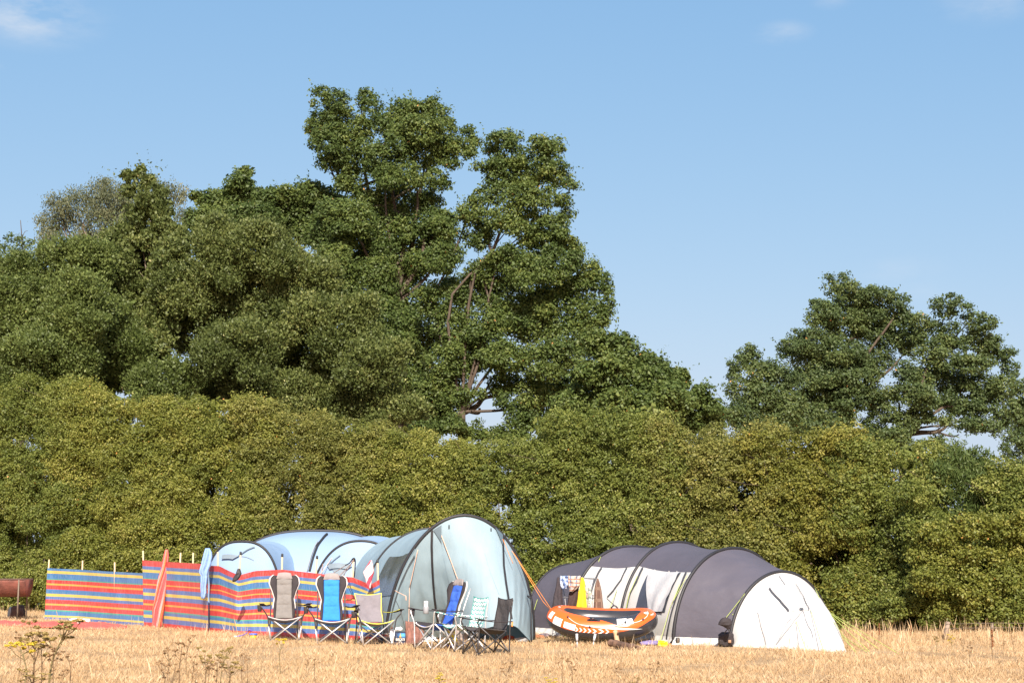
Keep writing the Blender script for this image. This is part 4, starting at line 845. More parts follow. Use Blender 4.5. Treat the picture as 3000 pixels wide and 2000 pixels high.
def b_red(n, l, u, v):
    vv = math_(n, l, 'FRACT', math_(n, l, 'ADD', math_(n, l, 'MULTIPLY', v, .9), math_(n, l, 'MULTIPLY', u, 3.0)))
    R_ = (.62, .06, .055); W_ = (.66, .36, .33); P_ = (.60, .10, .10)
    return ramp_stripes(n, l, vv, [0, .14, .17, .20, .24, .27, .52, .56, .60, .63, .80, .83], [R_, W_, R_, W_, R_, P_, R_, W_, P_, W_, R_, (.78, .25, .10)])
hang('towel', 'long red striped beach towel draped over a pole top of the windbreak', 'towel', [(1609, 484, 492), (1625, 479, 495), (1660, 473, 493), (1700, 461, 490), (1760, 452, 483), (1785, 446, 481), (1815, 447, 476), (1838, 445, 474)],
     gnd(470, 1838).y-.10, clothm('red_towel', b_red), thick=.20, folds=5, fa=.38, seed=2, twist=3)
hang('shirt', 'light blue shirt hung over a windbreak pole', 'shirt', [(1605, 602, 614), (1615, 598, 621), (1630, 594, 622), (1655, 588, 618), (1676, 582, 610), (1682, 588, 609), (1720, 587, 604), (1735, 588, 605), (1752, 589, 600)],
     gnd(604, 1853).y-.10, mat('light_blue_cotton', (.27, .42, .74), .85, var=.1, bump=.5, bscale=14, trans=.1), thick=.18, folds=5, fa=.42, seed=4, twist=2)
def b_pink(n, l, u, v): return mixc(n, l, math_(n, l, 'GREATER_THAN', math_(n, l, 'SINE', math_(n, l, 'ADD', math_(n, l, 'MULTIPLY', u, 9.0), math_(n, l, 'MULTIPLY', v, 7.0))), .45), (.82, .66, .66), (.60, .08, .12))
hang('tea_towel', 'white and red cloth hanging by the last pole of the long windbreak', 'cloth', [(1641, 1084, 1090), (1660, 1072, 1094), (1676, 1063, 1096), (1695, 1070, 1090), (1712, 1073, 1088), (1722, 1080, 1086)], 27.55, clothm('pink_cloth', b_pink), thick=.10, folds=3, fa=.3, seed=6)
o = hang('strap_bundle', 'small black strap bundle knotted round a windbreak pole where the cloth sags', 'strap', [(1665, 696, 703), (1672, 693, 706), (1679, 691, 708), (1690, 684, 703), (1697, 681, 698), (1703, 681, 688)], gnd(695, 1866).y-.07, mat('black_webbing', (.03, .027, .03), .6), thick=.09, folds=3, seed=9)
# black and orange cords round the fifth pole
root = empty('guy_rope', gnd(1030, 1880), 0, 'tangle of black and orange guy ropes looped over a windbreak pole top', 'rope')
cy = gnd(1030, 1880).y-.05
MB().tube(catm([at(1012, 1655, cy+.1), at(1024, 1648, cy), at(1032, 1637, cy-.03), at(1038, 1634, cy-.04), at(1041, 1643, cy-.03), at(1040, 1665, cy), at(1038, 1690, cy+.04)], 5), .010, 6).build('black_cord', blk, root)
MB().tube(catm([at(972, 1681, cy+2.2), at(1005, 1660, cy+1), at(1034, 1642, cy-.04), at(1012, 1668, cy+.6), at(992, 1688, cy+.9)], 5), .006, 5).build('orange_cord', pale_c, root)
MB().tube(catm([at(1036, 1641, cy-.04), at(1020, 1665, cy+.5), at(1002, 1690, cy+.8)], 5), .006, 5).build('orange_cord', pale_c, root)

# ================================================================== FOLDING CHAIRS
steel = mat('silver_tube', (.62, .61, .60), .35, metal=.55, var=.06)
dsteel = mat('dark_tube', (.060, .055, .055), .4, metal=.3, var=.1)
def fab(name, c, **k): return mat(name, c, k.pop('rough', .8), var=.10, vscale=9, bump=.4, bscale=22, spec=.2, **k)
dark_fab = fab('chair_black_fabric', (.045, .038, .040)); white_fab = fab('chair_white_edge', (.58, .55, .52))
def folding_chair(loc, rz, label, style, main, frame=None, edge=None, sw=.27, fw=.25, sd=.24, seat_z=.43, back_h=.86, arm_z=.62, aw=.33, recl=.12, group='folding camping chairs', upm=None, name='camping_chair', pat=None):
    root = empty(name, loc, rz, label, 'chair', group); fr = frame or steel; up = upm or fr
    V_ = Vector; hb = style == 'high'
    def P(name_, mb, m, par=root, **k): return mb.build(name_, m, par, keep_world=False, **k)
    FL, FR, BL, BR = V_((-fw, -sd-.03, .01)), V_((fw, -sd-.03, .01)), V_((-fw, sd+.05, .01)), V_((fw, sd+.05, .01))
    SFL, SFR, SBL, SBR = V_((-sw, -sd, seat_z)), V_((sw, -sd, seat_z)), V_((-sw*.9, sd, seat_z-.06)), V_((sw*.9, sd, seat_z-.06))
    r = .0115
    for a, b in ((FL, SFR), (FR, SFL), (BL, SBR), (BR, SBL), (FL, SBL), (BL, SFL), (FR, SBR), (BR, SFR)):
        off = V_((0, -.012 if a.x < 0 else .012, 0)); P('cross_brace', MB().tube([a+off, b+off], r, 8), fr)
    bw = .24 if hb else .235; top = V_((0, sd+.05+recl+.05, back_h))
    # front uprights carry the arms, rear uprights carry the back
    for s_ in (-1, 1):
        f0 = V_((s_*fw, -sd-.03, .01)); f1 = V_((s_*sw*1.06, -sd-.02, seat_z)); f2 = V_((s_*aw, -sd-.05, arm_z-.05)); f3 = V_((s_*(aw+.005), -sd+.0, arm_z))
        P('upright', MB().tube(catm([f0, lerp(f0, f1, .6)], 2), .0125, 8), steel if fr is steel else fr)
        P('upright', MB().tube(catm([lerp(f0, f1, .55), f1, f2, f3], 4), .0115, 8), up)
        b0 = V_((s_*fw, sd+.05, .01)); b1 = V_((s_*bw*1.02, sd+.07, seat_z+.05)); b2 = V_((s_*bw, top.y+.01, back_h-.02 if not hb else back_h-.14))
        P('upright', MB().tube(catm([b0, b1, b2], 4), .0115, 8), up)
        for q in (f0, b0): P('foot', MB().lathe([(.013, -.01), (.019, -.008), (.019, .02), (.013, .03)], q, 10), dsteel)
    # seat, sagging
    def seat(u, v):
        a = lerp(SFL, SFR, u); b = lerp(SBL, SBR, u); p = lerp(a, b, v)
        sag = .085*(1-(2*u-1)**2)*(.75+.25*math.sin(math.pi*v)); p.z -= sag; p.x *= (1-.08*math.sin(math.pi*v)); return p
    P('seat', MB().grid(seat, 14, 12), main if not hb else main, solid=.018 if hb else .006)
    if hb:
        for s_ in (0, 1):
            P('seat_edge', MB().grid(lambda u, v: seat(lerp(-.02, .24, u) if s_ == 0 else lerp(.76, 1.02, u), v)+V_((0, 0, .013)), 6, 10), dark_fab, solid=.01)
    E_ = edge or dark_fab
    P('seat_trim', MB().tube([seat(k/16, 0)+V_((0, -.006, .0)) for k in range(17)], .010 if hb else .009, 6), (white_fab if hb else E_))
    if hb: P('seat_trim', MB().tube([seat(k/16, 0)+V_((0, -.002, -.026)) for k in range(17)], .016, 6), dark_fab)
    # back
    z0 = seat_z-.06; y0 = sd+.0
    def bp(v): return V_((0, lerp(y0, top.y, v**.9), lerp(z0, back_h, v)))
    if hb:
        W_ = lambda v: interp(v, [0, .12, .30, .45, .60, .78, .90, .97, 1], [.20, .215, .205, .185, .225, .285, .270, .205, .17])
        Wc = lambda v: interp(v, [0, .2, .45, .9, 1], [.165, .155, .140, .145, .150])
        seams = (.30, .52, .74)
        def back(x, v, puff=0):
            c = bp(v); w = W_(v); curve = .05*(x/.28)**2
            pf = puff
            return V_((x, c.y-curve-pf, c.z))
        def centre(u, v):
            vv = lerp(0, .90, v); w = Wc(vv); x = (2*u-1)*w
            d = min(abs(vv-s_) for s_ in seams+(0, .9)); pf = .028+.022*min(1, d/.05)**.5*(1-abs(2*u-1)**6)+.004*math.sin(x*30+vv*17)
            return back(x, vv, pf)
        P('backrest', MB().grid(centre, 12, 44), main, solid=.012)
        def head(u, v):
            vv = lerp(.88, 1.0, v); w = .150-.03*v; x = (2*u-1)*w
            vv2 = vv+.02*(1-(2*u-1)**2)-(.028*(1-(2*u-1)**2) if v < .01 else .028*(1-(2*u-1)**2)*(1-v)); return back(x, min(vv2, 1.03), .04+.012*math.sin(math.pi*v))
        P('headrest', MB().grid(head, 10, 8), pat or fab('headrest_grey', (.28, .245, .235)), solid=.02)
        for s_ in (-1, 1):
            def wing(u, v):
                vv = lerp(.02, .955, v); a = Wc(vv)-.004; b = max(a+.012, W_(vv)-.018); x = lerp(a, b, u); return back(s_*x, vv, .030+.018*math.sin(math.pi*min(1, u*.9+.1)))
            P('wing', MB().grid(wing, 5, 30), dark_fab, solid=.012)
            def edge_(u, v):
                vv = lerp(.22, .965, v); b = max(Wc(vv)+.008, W_(vv)-.024); x = lerp(b, W_(vv)+.004, u); return back(s_*x, vv, .018-.02*u)
            P('wing_edge', MB().grid(edge_, 3, 26), white_fab, solid=.014)
    else:
        W_ = lambda v: interp(v, [0, .15, .4, .7, 1], [.215, .225, .21, .225, .245])
        def back(u, v):
            c = bp(v); x = (2*u-1)*W_(v); dip = .025*(1-(2*u-1)**2)*(v > .97)
            return V_((x, c.y+.035*(1-(2*u-1)**2)*math.sin(math.pi*min(1, v+.15))+.006*math.sin(x*25+v*9), c.z-.03*(1-(2*u-1)**2)*v**3))
        P('backrest', MB().grid(back, 14, 18), pat or main, solid=.006)
        ring = [back(0, k/10) for k in range(11)]+[back(k/10, 1) for k in range(1, 11)]+[back(1, 1-k/10) for k in range(1, 11)]
        P('back_trim', MB().tube(ring, .0075, 6), E_)
    # arms
    for s_ in (-1, 1):
        a0 = V_((s_*(aw+.005), -sd-.08, arm_z+.012)); a1 = V_((s_*(bw+.02), sd+.10, arm_z-.05 if not hb else arm_z-.03))
        wd = .040
        def arm(u, v): 
            p = lerp(a0, a1, v); p.z -= .03*math.sin(math.pi*v); p.x += (u-.5)*wd*2*(1 if v < .55 else lerp(1, .4, (v-.55)/.45)); return p
        P('armrest', MB().grid(arm, 4, 12), E_ if style == 'trim_arm' else (main if style == 'pattern' else dark_fab), solid=.014)
        if style in ('trim',): P('arm_trim', MB().tube([arm(0, k/10) for k in range(11)], .006, 5), E_)
    if hb or style == 'trim':
        s_ = -1; c = V_((s_*(aw+.03), -sd-.0, arm_z-.02)); P('cup_holder', MB().lathe([(.030, -.11), (.036, -.10), (.045, 0), (.040, .006), (.034, -.09)], c, 14), dark_fab)
    return root
def cpos(px, py, dy=.26): g_ = gnd(px, py); return Vector((g_.x, g_.y+dy, 0))
grey_fab = fab('chair_grey_fabric', (.20, .185, .172)); blue_fab = fab('chair_bright_blue', (.035, .22, .72)); rblue = fab('chair_royal_blue', (.05, .13, .52)); dgrey = fab('chair_dark_grey', (.21, .19, .205)); char = fab('chair_charcoal', (.075, .068, .066))
yel = mat('yellow_piping', (.72, .70, .10), .6)
kw = dict(back_h=1.20, arm_z=.66, sw=.30, fw=.255, aw=.43, seat_z=.44)
folding_chair(cpos(826, 1877), R(11), 'high-backed padded camping chair in grey with white-edged black wings', 'high', grey_fab, upm=dsteel, **kw)
folding_chair(cpos(966, 1886), R(9), 'high-backed padded camping chair in bright blue, facing the viewer before the windbreak', 'high', blue_fab, upm=dsteel, **kw)
folding_chair(cpos(1092, 1890), R(20), 'low dark grey camping chair with yellow piping at the right end of the windbreak', 'trim', dgrey, edge=yel, upm=dsteel, back_h=.87, arm_z=.60, sw=.30, aw=.40, fw=.26)
folding_chair(cpos(1277, 1904, .30), R(-54), 'royal blue high-backed camping chair seen from the side in front of the blue porch', 'high', rblue, upm=steel, back_h=1.13, arm_z=.66, sw=.28, aw=.36, recl=.16, seat_z=.43)
def b_chev(n, l, u, v):
    z = math_(n, l, 'PINGPONG', math_(n, l, 'MULTIPLY', u, 10.0), 1.0)
    t_ = math_(n, l, 'FRACT', math_(n, l, 'ADD', math_(n, l, 'MULTIPLY', v, 7.0), math_(n, l, 'MULTIPLY', z, .45)))
    return ramp_stripes(n, l, t_, [0, .34], [(.10, .38, .34), (.82, .84, .82)])
chev = uvmat('teal_chevron', b_chev, rough=.8, spec=.2); teal = mat('teal_trim', (.08, .34, .30), .7)
folding_chair(cpos(1352, 1907, .26), R(-60), 'small white camping chair with teal zigzag pattern between the blue and black chairs', 'pattern', chev, edge=teal, upm=steel, back_h=.86, arm_z=.60, sw=.27, aw=.30, fw=.24, recl=.01)
folding_chair(cpos(1422, 1918, .26), R(-62), 'plain black camping chair with black legs, nearest the viewer', 'plain', char, frame=dsteel, back_h=.87, arm_z=.56, sw=.27, aw=.29, fw=.25, recl=.01)
# ================================================================== THINGS AROUND THE TENTS
# rusty half-drum barbecue at the left edge
rust = mat('rusty_red_steel', (.15, .050, .034), .75, var=.35, vscale=6, bump=.4, bscale=25)
rustd = mat('dark_rust', (.09, .05, .035), .8, var=.3)
gy = 36.2; root = empty('drum_barbecue', (at(20, 1700, gy).x, gy, 0), 0, 'rusty red half-drum barbecue on metal legs at the left edge', 'barbecue')
a = at(-60, 1722, gy); b = at(84, 1722, gy); zt = at(0, 1696, gy).z; zb = at(0, 1746, gy).z; rr0 = (zt-zb)
mb = MB()
def drum(u, v):
    ang = math.pi+math.pi*u; x = lerp(a.x, b.x, v); rib = .008*(abs(v-.35) < .02 or abs(v-.7) < .02 or v < .02 or v > .98)
    return Vector((x, gy+(rr0*.8+rib)*math.cos(ang), zt+(rr0+rib)*math.sin(ang)))
mb.grid(drum, 20, 40)
for v in (0, 1): mb.add([Vector((lerp(a.x, b.x, v), gy, zt))]+[drum(k/20, v) for k in range(21)], [(0, k+1, k+2) for k in range(20)])
mb.build('drum', rust, root, solid=.008)
for s_ in (-1, 1): MB().tube([Vector((a.x, gy+s_*rr0*.8, zt)), Vector((b.x, gy+s_*rr0*.8, zt))], .016, 8).build('rim', rustd, root)
for x in (a.x+.12, at(64, 1800, gy).x):
    for s_ in (-1, 1): MB().box(Vector((x, gy+s_*rr0*.82, zt/2+.0)), (.03, .03, zt), 0).build('leg', barkp, root)
MB().box(Vector(((a.x+b.x)/2, gy, zb+.0)), (b.x-a.x-.2, .03, .03), 0).build('crossbar', rustd, root)
# log and charred stone below it
def lump(name, label, cat, c, size, m, seed, sub=3, amp=.25):
    mb = MB()
    def f(u, v):
        th = 2*math.pi*u; ph = math.pi*v; d = Vector((math.cos(th)*math.sin(ph), math.sin(th)*math.sin(ph), -math.cos(ph)))
        k = 1+amp*(nse(d.x*1.3+seed, d.y*1.3, d.z*1.3)+.5*nse(d.x*3, d.y*3+seed, d.z*3))
        d2 = Vector([math.copysign(abs(q)**.7, q) for q in d])
        return Vector(c)+Vector((d2.x*size[0]*k, d2.y*size[1]*k, d2.z*size[2]*k))
    mb.grid(f, 22, 14, closeu=True); o = mb.build(name, m)
    return tag(o, label, cat)
c = gnd(52, 1812); lump('log_pile', 'dark stump with pale cut face on the ground under the rusty barbecue', 'stump', (c.x, c.y, .15), (.17, .16, .18), mat('charred_wood', (.10, .06, .05), .9, var=.5, vscale=7, bump=.8), 3)
c = gnd(35, 1810); lump('stone', 'pale grey stone leaning on the dark stump by the barbecue', 'stone', (c.x, c.y-.05, .12), (.085, .09, .15), mat('pale_stone', (.40, .38, .34), .9, var=.2, bump=.6), 8)
# red blanket on the grass
pinkm = mat('red_blanket', (.62, .11, .085), .9, var=.15, vscale=4, bump=.6, bscale=12)
def flat(name, label, cat, poly_l, poly_r, m, seed, amp=.05, nu=40, nv=8, parent=None):
    """crumpled flat cloth between two photo polylines on the ground (far edge, near edge)"""
    def f(u, v):
        fx = lerp(poly_l[0][0], poly_l[-1][0], u); a_ = gnd(fx, interp(fx, [p[0] for p in poly_l], [p[1] for p in poly_l]))
        nx2 = lerp(poly_r[0][0], poly_r[-1][0], u); b_ = gnd(nx2, interp(nx2, [p[0] for p in poly_r], [p[1] for p in poly_r]))
        p = lerp(a_, b_, v); e = 1; p.z = .018+max(0, amp*(.5+nse(p.x*1.8+seed, p.y*1.8)+.5*nse(p.x*6, p.y*6+seed)))*math.sin(math.pi*min(max(v, .02), .98))**.5; return p
    o = MB().grid(f, nu, nv).build(name, m, parent, solid=.012)
    if not parent: tag(o, label, cat)
    return o
flat('picnic_blanket', 'crumpled faded red blanket lying on the grass in front of the short windbreak', 'blanket', [(-20, 1820), (60, 1822), (200, 1826), (300, 1825), (372, 1838)], [(-20, 1833), (100, 1838), (240, 1846), (300, 1846), (372, 1842)], pinkm, 3, amp=.07, nu=60)
flat('towel', 'small white towel bunched on the far edge of the red blanket', 'towel', [(202, 1826), (230, 1824), (262, 1827)], [(202, 1832), (230, 1834), (262, 1831)], mat('white_towel', (.80, .78, .76), .9, bump=.5), 9, amp=.07, nu=16, nv=6).location.z += .05
o = flat('paper_scrap', 'scrap of white paper at the near edge of the red blanket', 'paper', [(168, 1840), (183, 1841)], [(168, 1844), (183, 1845)], mat('white_paper', (.8, .8, .78), .9), 5, amp=.02, nu=4, nv=3); o.location.z += .04
# sand bucket and spade
c = gnd(742, 1872); root = empty('bucket', c, 0, 'small yellow toy bucket with a blue rim lying by the windbreak foot', 'bucket')
MB().lathe([(.045, .0), (.05, .005), (.068, .085), (.062, .085)], c, 18).build('pail', mat('orange_yellow_plastic', (.85, .42, .03), .35), root)
MB().lathe([(.074, .082), (.076, .092), (.074, .112), (.05, .114)], c, 18).build('rim', mat('blue_plastic', (.10, .14, .50), .35), root)
c2 = gnd(712, 1868); root = empty('toy_spade', c2, 0, 'purple plastic spade lying flat left of the toy bucket', 'toy spade'); pm = mat('purple_plastic', (.16, .12, .50), .35)
MB().tube(catm([gnd(692, 1868)+Vector((0, 0, .03)), gnd(712, 1867)+Vector((0, 0, .05)), gnd(726, 1864)+Vector((0, 0, .09))], 4), .011, 7).build('handle', pm, root)
MB().grid(lambda u, v: gnd(lerp(724, 737, u), 1866)+Vector((0, -.05+.1*v, .10+.02*math.sin(3*u)+.03*(2*v-1)**2)), 6, 6).build('blade', pm, root, solid=.006)
MB().box(gnd(690, 1869)+Vector((0, 0, .03)), (.05, .02, .045), 0, .006).build('grip', mat('white_plastic', (.8, .8, .8), .4), root)

# beer carton, bag and bits by the porch
def text_on(txt, loc, rot, size, m, parent, name='lettering', bold=.0):
    cu = bpy.data.curves.new(name, 'FONT'); cu.body = txt; cu.size = size; cu.extrude = .0012; cu.align_x = 'CENTER'; cu.align_y = 'CENTER'; cu.offset = bold
    t_ = bpy.data.objects.new(name+'_c', cu); COL.objects.link(t_); bpy.context.view_layer.update()
    me = bpy.data.meshes.new_from_object(t_.evaluated_get(bpy.context.evaluated_depsgraph_get())); bpy.data.objects.remove(t_)
    me.materials.clear(); me.materials.append(m); o = bpy.data.objects.new(name, me); COL.objects.link(o); o.parent = parent; o.location = loc; o.rotation_euler = rot
    return o
c = gnd(1174, 1886); root = empty('beer_carton', c, 0, 'open dark blue beer carton lettered in white, left of the woven brown bag', 'carton')
navy = mat('navy_card', (.02, .03, .07), .5, var=.3)
bw_, bh_, bd_ = .215, .215, .20
cm = MB()
for cc, sz in (((0, bd_/2, bh_/2), (bw_, .006, bh_)), ((-bw_/2, 0, bh_/2), (.006, bd_, bh_)), ((bw_/2, 0, bh_/2), (.006, bd_, bh_)), ((0, -bd_/2, bh_/2), (bw_, .006, bh_)), ((0, 0, .006), (bw_, bd_, .006))): cm.box(Vector(cc), sz)
cm.build('box', navy, root, keep_world=False, smooth=False)
def b_lab(n, l, u, v):
    d = math_(n, l, 'SQRT', math_(n, l, 'ADD', math_(n, l, 'POWER', math_(n, l, 'SUBTRACT', u, .72), 2.0), math_(n, l, 'POWER', math_(n, l, 'MULTIPLY', math_(n, l, 'SUBTRACT', v, .65), .9), 2.0)))
    return ramp_stripes(n, l, d, [0, .16, .26, .36, .5], [(.10, .42, .68), (.07, .30, .55), (.05, .20, .42), (.03, .10, .25), (.02, .05, .12)])
lm_ = uvmat('carton_label', b_lab, rough=.5)
MB().grid(lambda u, v: Vector((lerp(-.095, .095, u), -bd_/2-.006, lerp(.10, .20, v))), 2, 2).build('label', lm_, root, keep_world=False)
gold = mat('gold_print', (.50, .33, .10), .4)
m_ = MB(); m_.tube([(0, -bd_/2-.010, .115), (0, -bd_/2-.010, .150), (0, -bd_/2-.010, .158), (0, -bd_/2-.010, .195)], [.022, .020, .008, .006], 10); m_.build('bottle_picture', gold, root, keep_world=False)
text_on("BECK'S", (0, -bd_/2-.020, .088), (R(90), 0, 0), .052, mat('white_print', (.82, .82, .80), .5), root, bold=.0014)
MB().box(Vector((0, -bd_/2-.005, .088)), (.19, .004, .052)).build('label_band', mat('black_card', (.012, .012, .02), .5), root, keep_world=False)
m_ = MB(); m_.tube([(-.03, -bd_/2-.008, .02), (0, -bd_/2-.008, .068), (.03, -bd_/2-.008, .02)], .006, 5); m_.build('printed_emblem', mat('white_print', (.82, .82, .80)), root, keep_world=False)
# white bottles/boxes to its left
whp = mat('white_plastic', (.8, .8, .8), .4)
c = gnd(1148, 1882); root = empty('milk_bottle', c, 0, 'white plastic bottle standing at the left side of the dark blue carton', 'bottle')
MB().lathe([(.036, 0), (.04, .01), (.04, .17), (.03, .21), (.016, .235), (.016, .25)], c, 16).build('bottle_body', whp, root)
MB().lathe([(.02, .25), (.02, .275), (.016, .278)], c, 14).build('cap', mat('pale_red_cap', (.6, .25, .2), .4), root)
for px, py, m_, lab, sz, nm, ct in [(1128, 1878, mat('card_red', (.35, .06, .05), .7), 'small dark red box among the clutter under the piped chair', (.10, .12, .13), 'small_box', 'box'), (1136, 1884, mat('grey_tin', (.25, .27, .30), .4, metal=.4), 'grey tin lying on the grass left of the white bottle', (.09, .09, .10), 'tin', 'tin'),
                                (1122, 1882, navy, 'low dark box at the end of the long windbreak', (.14, .12, .10), 'small_box', 'box')]:
    c = gnd(px, py); root = empty(nm, c, 0, lab, ct); MB().box(c+Vector((0, 0, sz[2]/2)), sz, .3, .008).build('box', m_, root, smooth=False); MB().box(c+Vector((0, 0, sz[2]+.004)), (sz[0]*.96, sz[1]*.96, .010), .3, .003).build('lid', mat('card_lid', (.45, .40, .36), .7), root, smooth=False)
# crumpled carrier on top of the carton
c = gnd(1170, 1880); lump('carrier_bag', 'crumpled white carrier bag stuffed in the top of the dark blue carton', 'bag', (c.x-.02, c.y, .235), (.06, .05, .03), whp, 5, amp=.6)
# woven brown bag
c = gnd(1214, 1889); root = empty('woven_bag', c, 0, 'tall brown wood-patterned carrier bag standing right of the beer carton', 'bag')
brn = mat('brown_weave', (.22, .10, .075), .75, var=.45, vscale=16, bump=.6, bscale=30, aniso=(2, 2, .6))
def bag(u, v):
    th = 2*math.pi*u; q = (abs(math.cos(th))**.35*math.copysign(1, math.cos(th)), abs(math.sin(th))**.35*math.copysign(1, math.sin(th)))
    w = lerp(.145, .168, v); d = lerp(.09, .07, v)
    return c+Vector((q[0]*w+.012*v, q[1]*d+.01*nse(u*8, v*4), v*(.395+.018*math.cos(th*1)*-1)))
MB().grid(bag, 40, 12, closeu=True).build('bag_body', brn, root, solid=.006)
for s_ in (-1,): MB().box(c+Vector((.055, -.085, .35)), (.115, .012, .035), 0, .003).build('folded_rim', mat('pale_rim', (.60, .50, .46), .7), root)
m_ = MB(); m_.tube([c+Vector((.0, -.088, .0)), c+Vector((.0, -.082, .37))], .004, 5); m_.tube([c+Vector((.085, -.088, .0)), c+Vector((.088, -.078, .33))], .004, 5); m_.build('crease', rustd, root)
c = gnd(1255, 1879); root = lump('carrier_bag', 'flattened white bag on the grass between the brown bag and the blue chair', 'bag', (c.x, c.y, .045), (.13, .08, .045), whp, 15, amp=.5)
# can in the cup holder of the side-on blue chair
c = at(1248, 1772, 24.35)
root = empty('drink_can', c, 0, 'white drinks can with red print standing in the cup holder of the blue side-on chair', 'can')
MB().lathe([(.028, -.01), (.033, 0), (.033, .11), (.027, .118), (.024, .115)], c-Vector((0, 0, .05)), 18).build('can_body', mat('white_can', (.82, .80, .78), .3, var=.04), root)
for dx_, dz_ in ((-.012, .035), (.006, .012)): MB().box(c+Vector((dx_, -.033, dz_)), (.016, .004, .022), 0, .001).build('printed_mark', mat('red_print', (.6, .05, .05), .4), root)
MB().lathe([(.037, -.13), (.042, -.12), (.046, -.02), (.044, -.02), (.038, -.12)], c, 16).build('mesh_cup', mat('grey_mesh', (.25, .25, .26), .7), root)
# yellow and purple toy
c = gnd(1321, 1896); root = empty('water_toy', c, 0, 'bright yellow plastic toy with a purple base behind the crossed chair legs', 'toy'); ym = mat('bright_yellow', (.85, .62, .01), .35, var=.05)
MB().lathe([(.05, .05), (.085, .07), (.098, .14), (.085, .21), (.062, .26), (.078, .31), (.066, .335), (.03, .34)], c, 22, 1, .75).build('toy_body', ym, root)
MB().lathe([(.045, 0), (.09, .006), (.075, .045), (.04, .065)], c, 20, 1, .8).build('toy_base', pm, root)
# folded grey mat under the chairs and red bits beyond
c = gnd(1352, 1878); root = empty('cool_bag', c, 0, 'slouching taupe cloth bag under the zigzag patterned chair', 'bag')
o = lump('bag_body', 'x', 'bag', (c.x, c.y, .13), (.12, .10, .12), mat('taupe_cloth', (.33, .28, .26), .85), 21, amp=.3); del o['label'], o['category']; o.parent = root; bpy.context.view_layer.update(); o.matrix_parent_inverse = root.matrix_world.inverted()
MB().tube(catm([c+Vector((-.06, -.05, .24)), c+Vector((0, -.06, .30)), c+Vector((.06, -.05, .24))], 5), .009, 6).build('handle', dark_fab, root)
redm = mat('red_cloth', (.62, .09, .04), .8, bump=.4)
for px, py, sz, lab in [(1424, 1868, (.10, .08, .055), 'orange red sandal shape lying under the porch hem, left one'), (1492, 1874, (.11, .07, .045), 'orange red cloth bundle at the porch hem beyond the black chair')]:
    c = gnd(px, py); lump('cloth_bundle', lab, 'cloth', (c.x, c.y-.10, .04), sz, redm, px, amp=.5)
c = gnd(1395, 1868); lump('shoe', 'dark shoe half under the porch hem left of the orange red cloth', 'shoe', (c.x, c.y-.08, .04), (.12, .05, .045), dark_fab, 31, amp=.35)
c = gnd(1528, 1880); lump('grey_sack', 'small grey sack at the right-hand corner of the porch', 'sack', (c.x, c.y-.06, .04), (.10, .07, .045), mat('grey_sacking', (.30, .30, .30), .8), 33, amp=.5)

# ------------------------------------------------------------------ clothes airer
ay = 28.25
root = empty('clothes_airer', (at(1690, 1800, ay).x, ay, 0), 0, 'grey wire clothes airer loaded with washing between the tents', 'clothes airer')
A = lambda x, y, d=0: at(x, y, ay+d)
wire = mat('grey_wire', (.25, .25, .26), .4, metal=.4)
for pts in ([A(1640, 1686), A(1745, 1694)], [A(1640, 1690, .5), A(1745, 1696, .5)], [A(1642, 1748), A(1742, 1752)], [A(1640, 1690), A(1640, 1690, .5)], [A(1745, 1694), A(1745, 1696, .5)]):
    MB().tube(pts, .008, 6).build('rail', wire, root)
for k in range(4):
    MB().tube([A(1642, 1748, .1+.1*k), A(1742, 1752, .1+.1*k)], .004, 5).build('rail', wire, root)
for (x, xx) in ((1645, 1665), (1740, 1715)):
    for d_ in (-.15, .55):
        b_ = A(xx, 1800, d_); b_.z = 0; MB().tube([A(x, 1692, .2), A((x+xx)/2, 1750, (d_+.2)/2), b_], .009, 6).build('leg', wire, root)
def b_plaid(c0, c1, c2, f):
    def b(n, l, u, v):
        a1 = math_(n, l, 'GREATER_THAN', math_(n, l, 'FRACT', math_(n, l, 'MULTIPLY', u, f)), .72); a2 = math_(n, l, 'GREATER_THAN', math_(n, l, 'FRACT', math_(n, l, 'MULTIPLY', v, f*.7)), .72)
        return mixc(n, l, a2, mixc(n, l, a1, c0, c1), c2)
    return b
def b_noise(cs, sc_):
    def b(n, l, u, v):
        w = n.new('ShaderNodeTexVoronoi'); w.inputs['Scale'].default_value = sc_; t_ = n.new('ShaderNodeTexCoord'); l.new(t_.outputs['Object'], w.inputs[0]); s_ = n.new('ShaderNodeSeparateXYZ'); l.new(w.outputs['Color'], s_.inputs[0])
        return ramp_stripes(n, l, s_.outputs[0], [i/len(cs) for i in range(len(cs))], cs)
    return b
g_l = 'washing on the clothes airer'
hang('dark_coat', 'black jacket hanging at the left end of the clothes airer', 'jacket', [(1690, 1632, 1646), (1715, 1629, 1648), (1745, 1622, 1648), (1775, 1618, 1650), (1800, 1619, 1652)], ay-.10, fab('washing_black', (.055, .045, .05)), thick=.16, folds=4, seed=11, group=g_l)
hang('towel', 'blue and white mottled towel folded over the top left of the clothes airer', 'towel', [(1686, 1641, 1667), (1700, 1640, 1667), (1715, 1641, 1664), (1724, 1646, 1660)], ay-.13, clothm('blue_mottle', b_noise([(.12, .20, .42), (.55, .62, .75), (.06, .09, .2), (.30, .40, .60)], 26)), thick=.13, folds=5, seed=12, group=g_l)
hang('plaid_shirt', 'cream and blue checked shirt over the middle of the clothes airer', 'shirt', [(1686, 1664, 1702), (1700, 1664, 1700), (1714, 1665, 1699), (1724, 1668, 1690), (1732, 1668, 1678)], ay-.16, clothm('cream_plaid', b_plaid((.62, .50, .42), (.20, .24, .34), (.42, .20, .13), 6)), thick=.15, folds=5, seed=13, group=g_l)
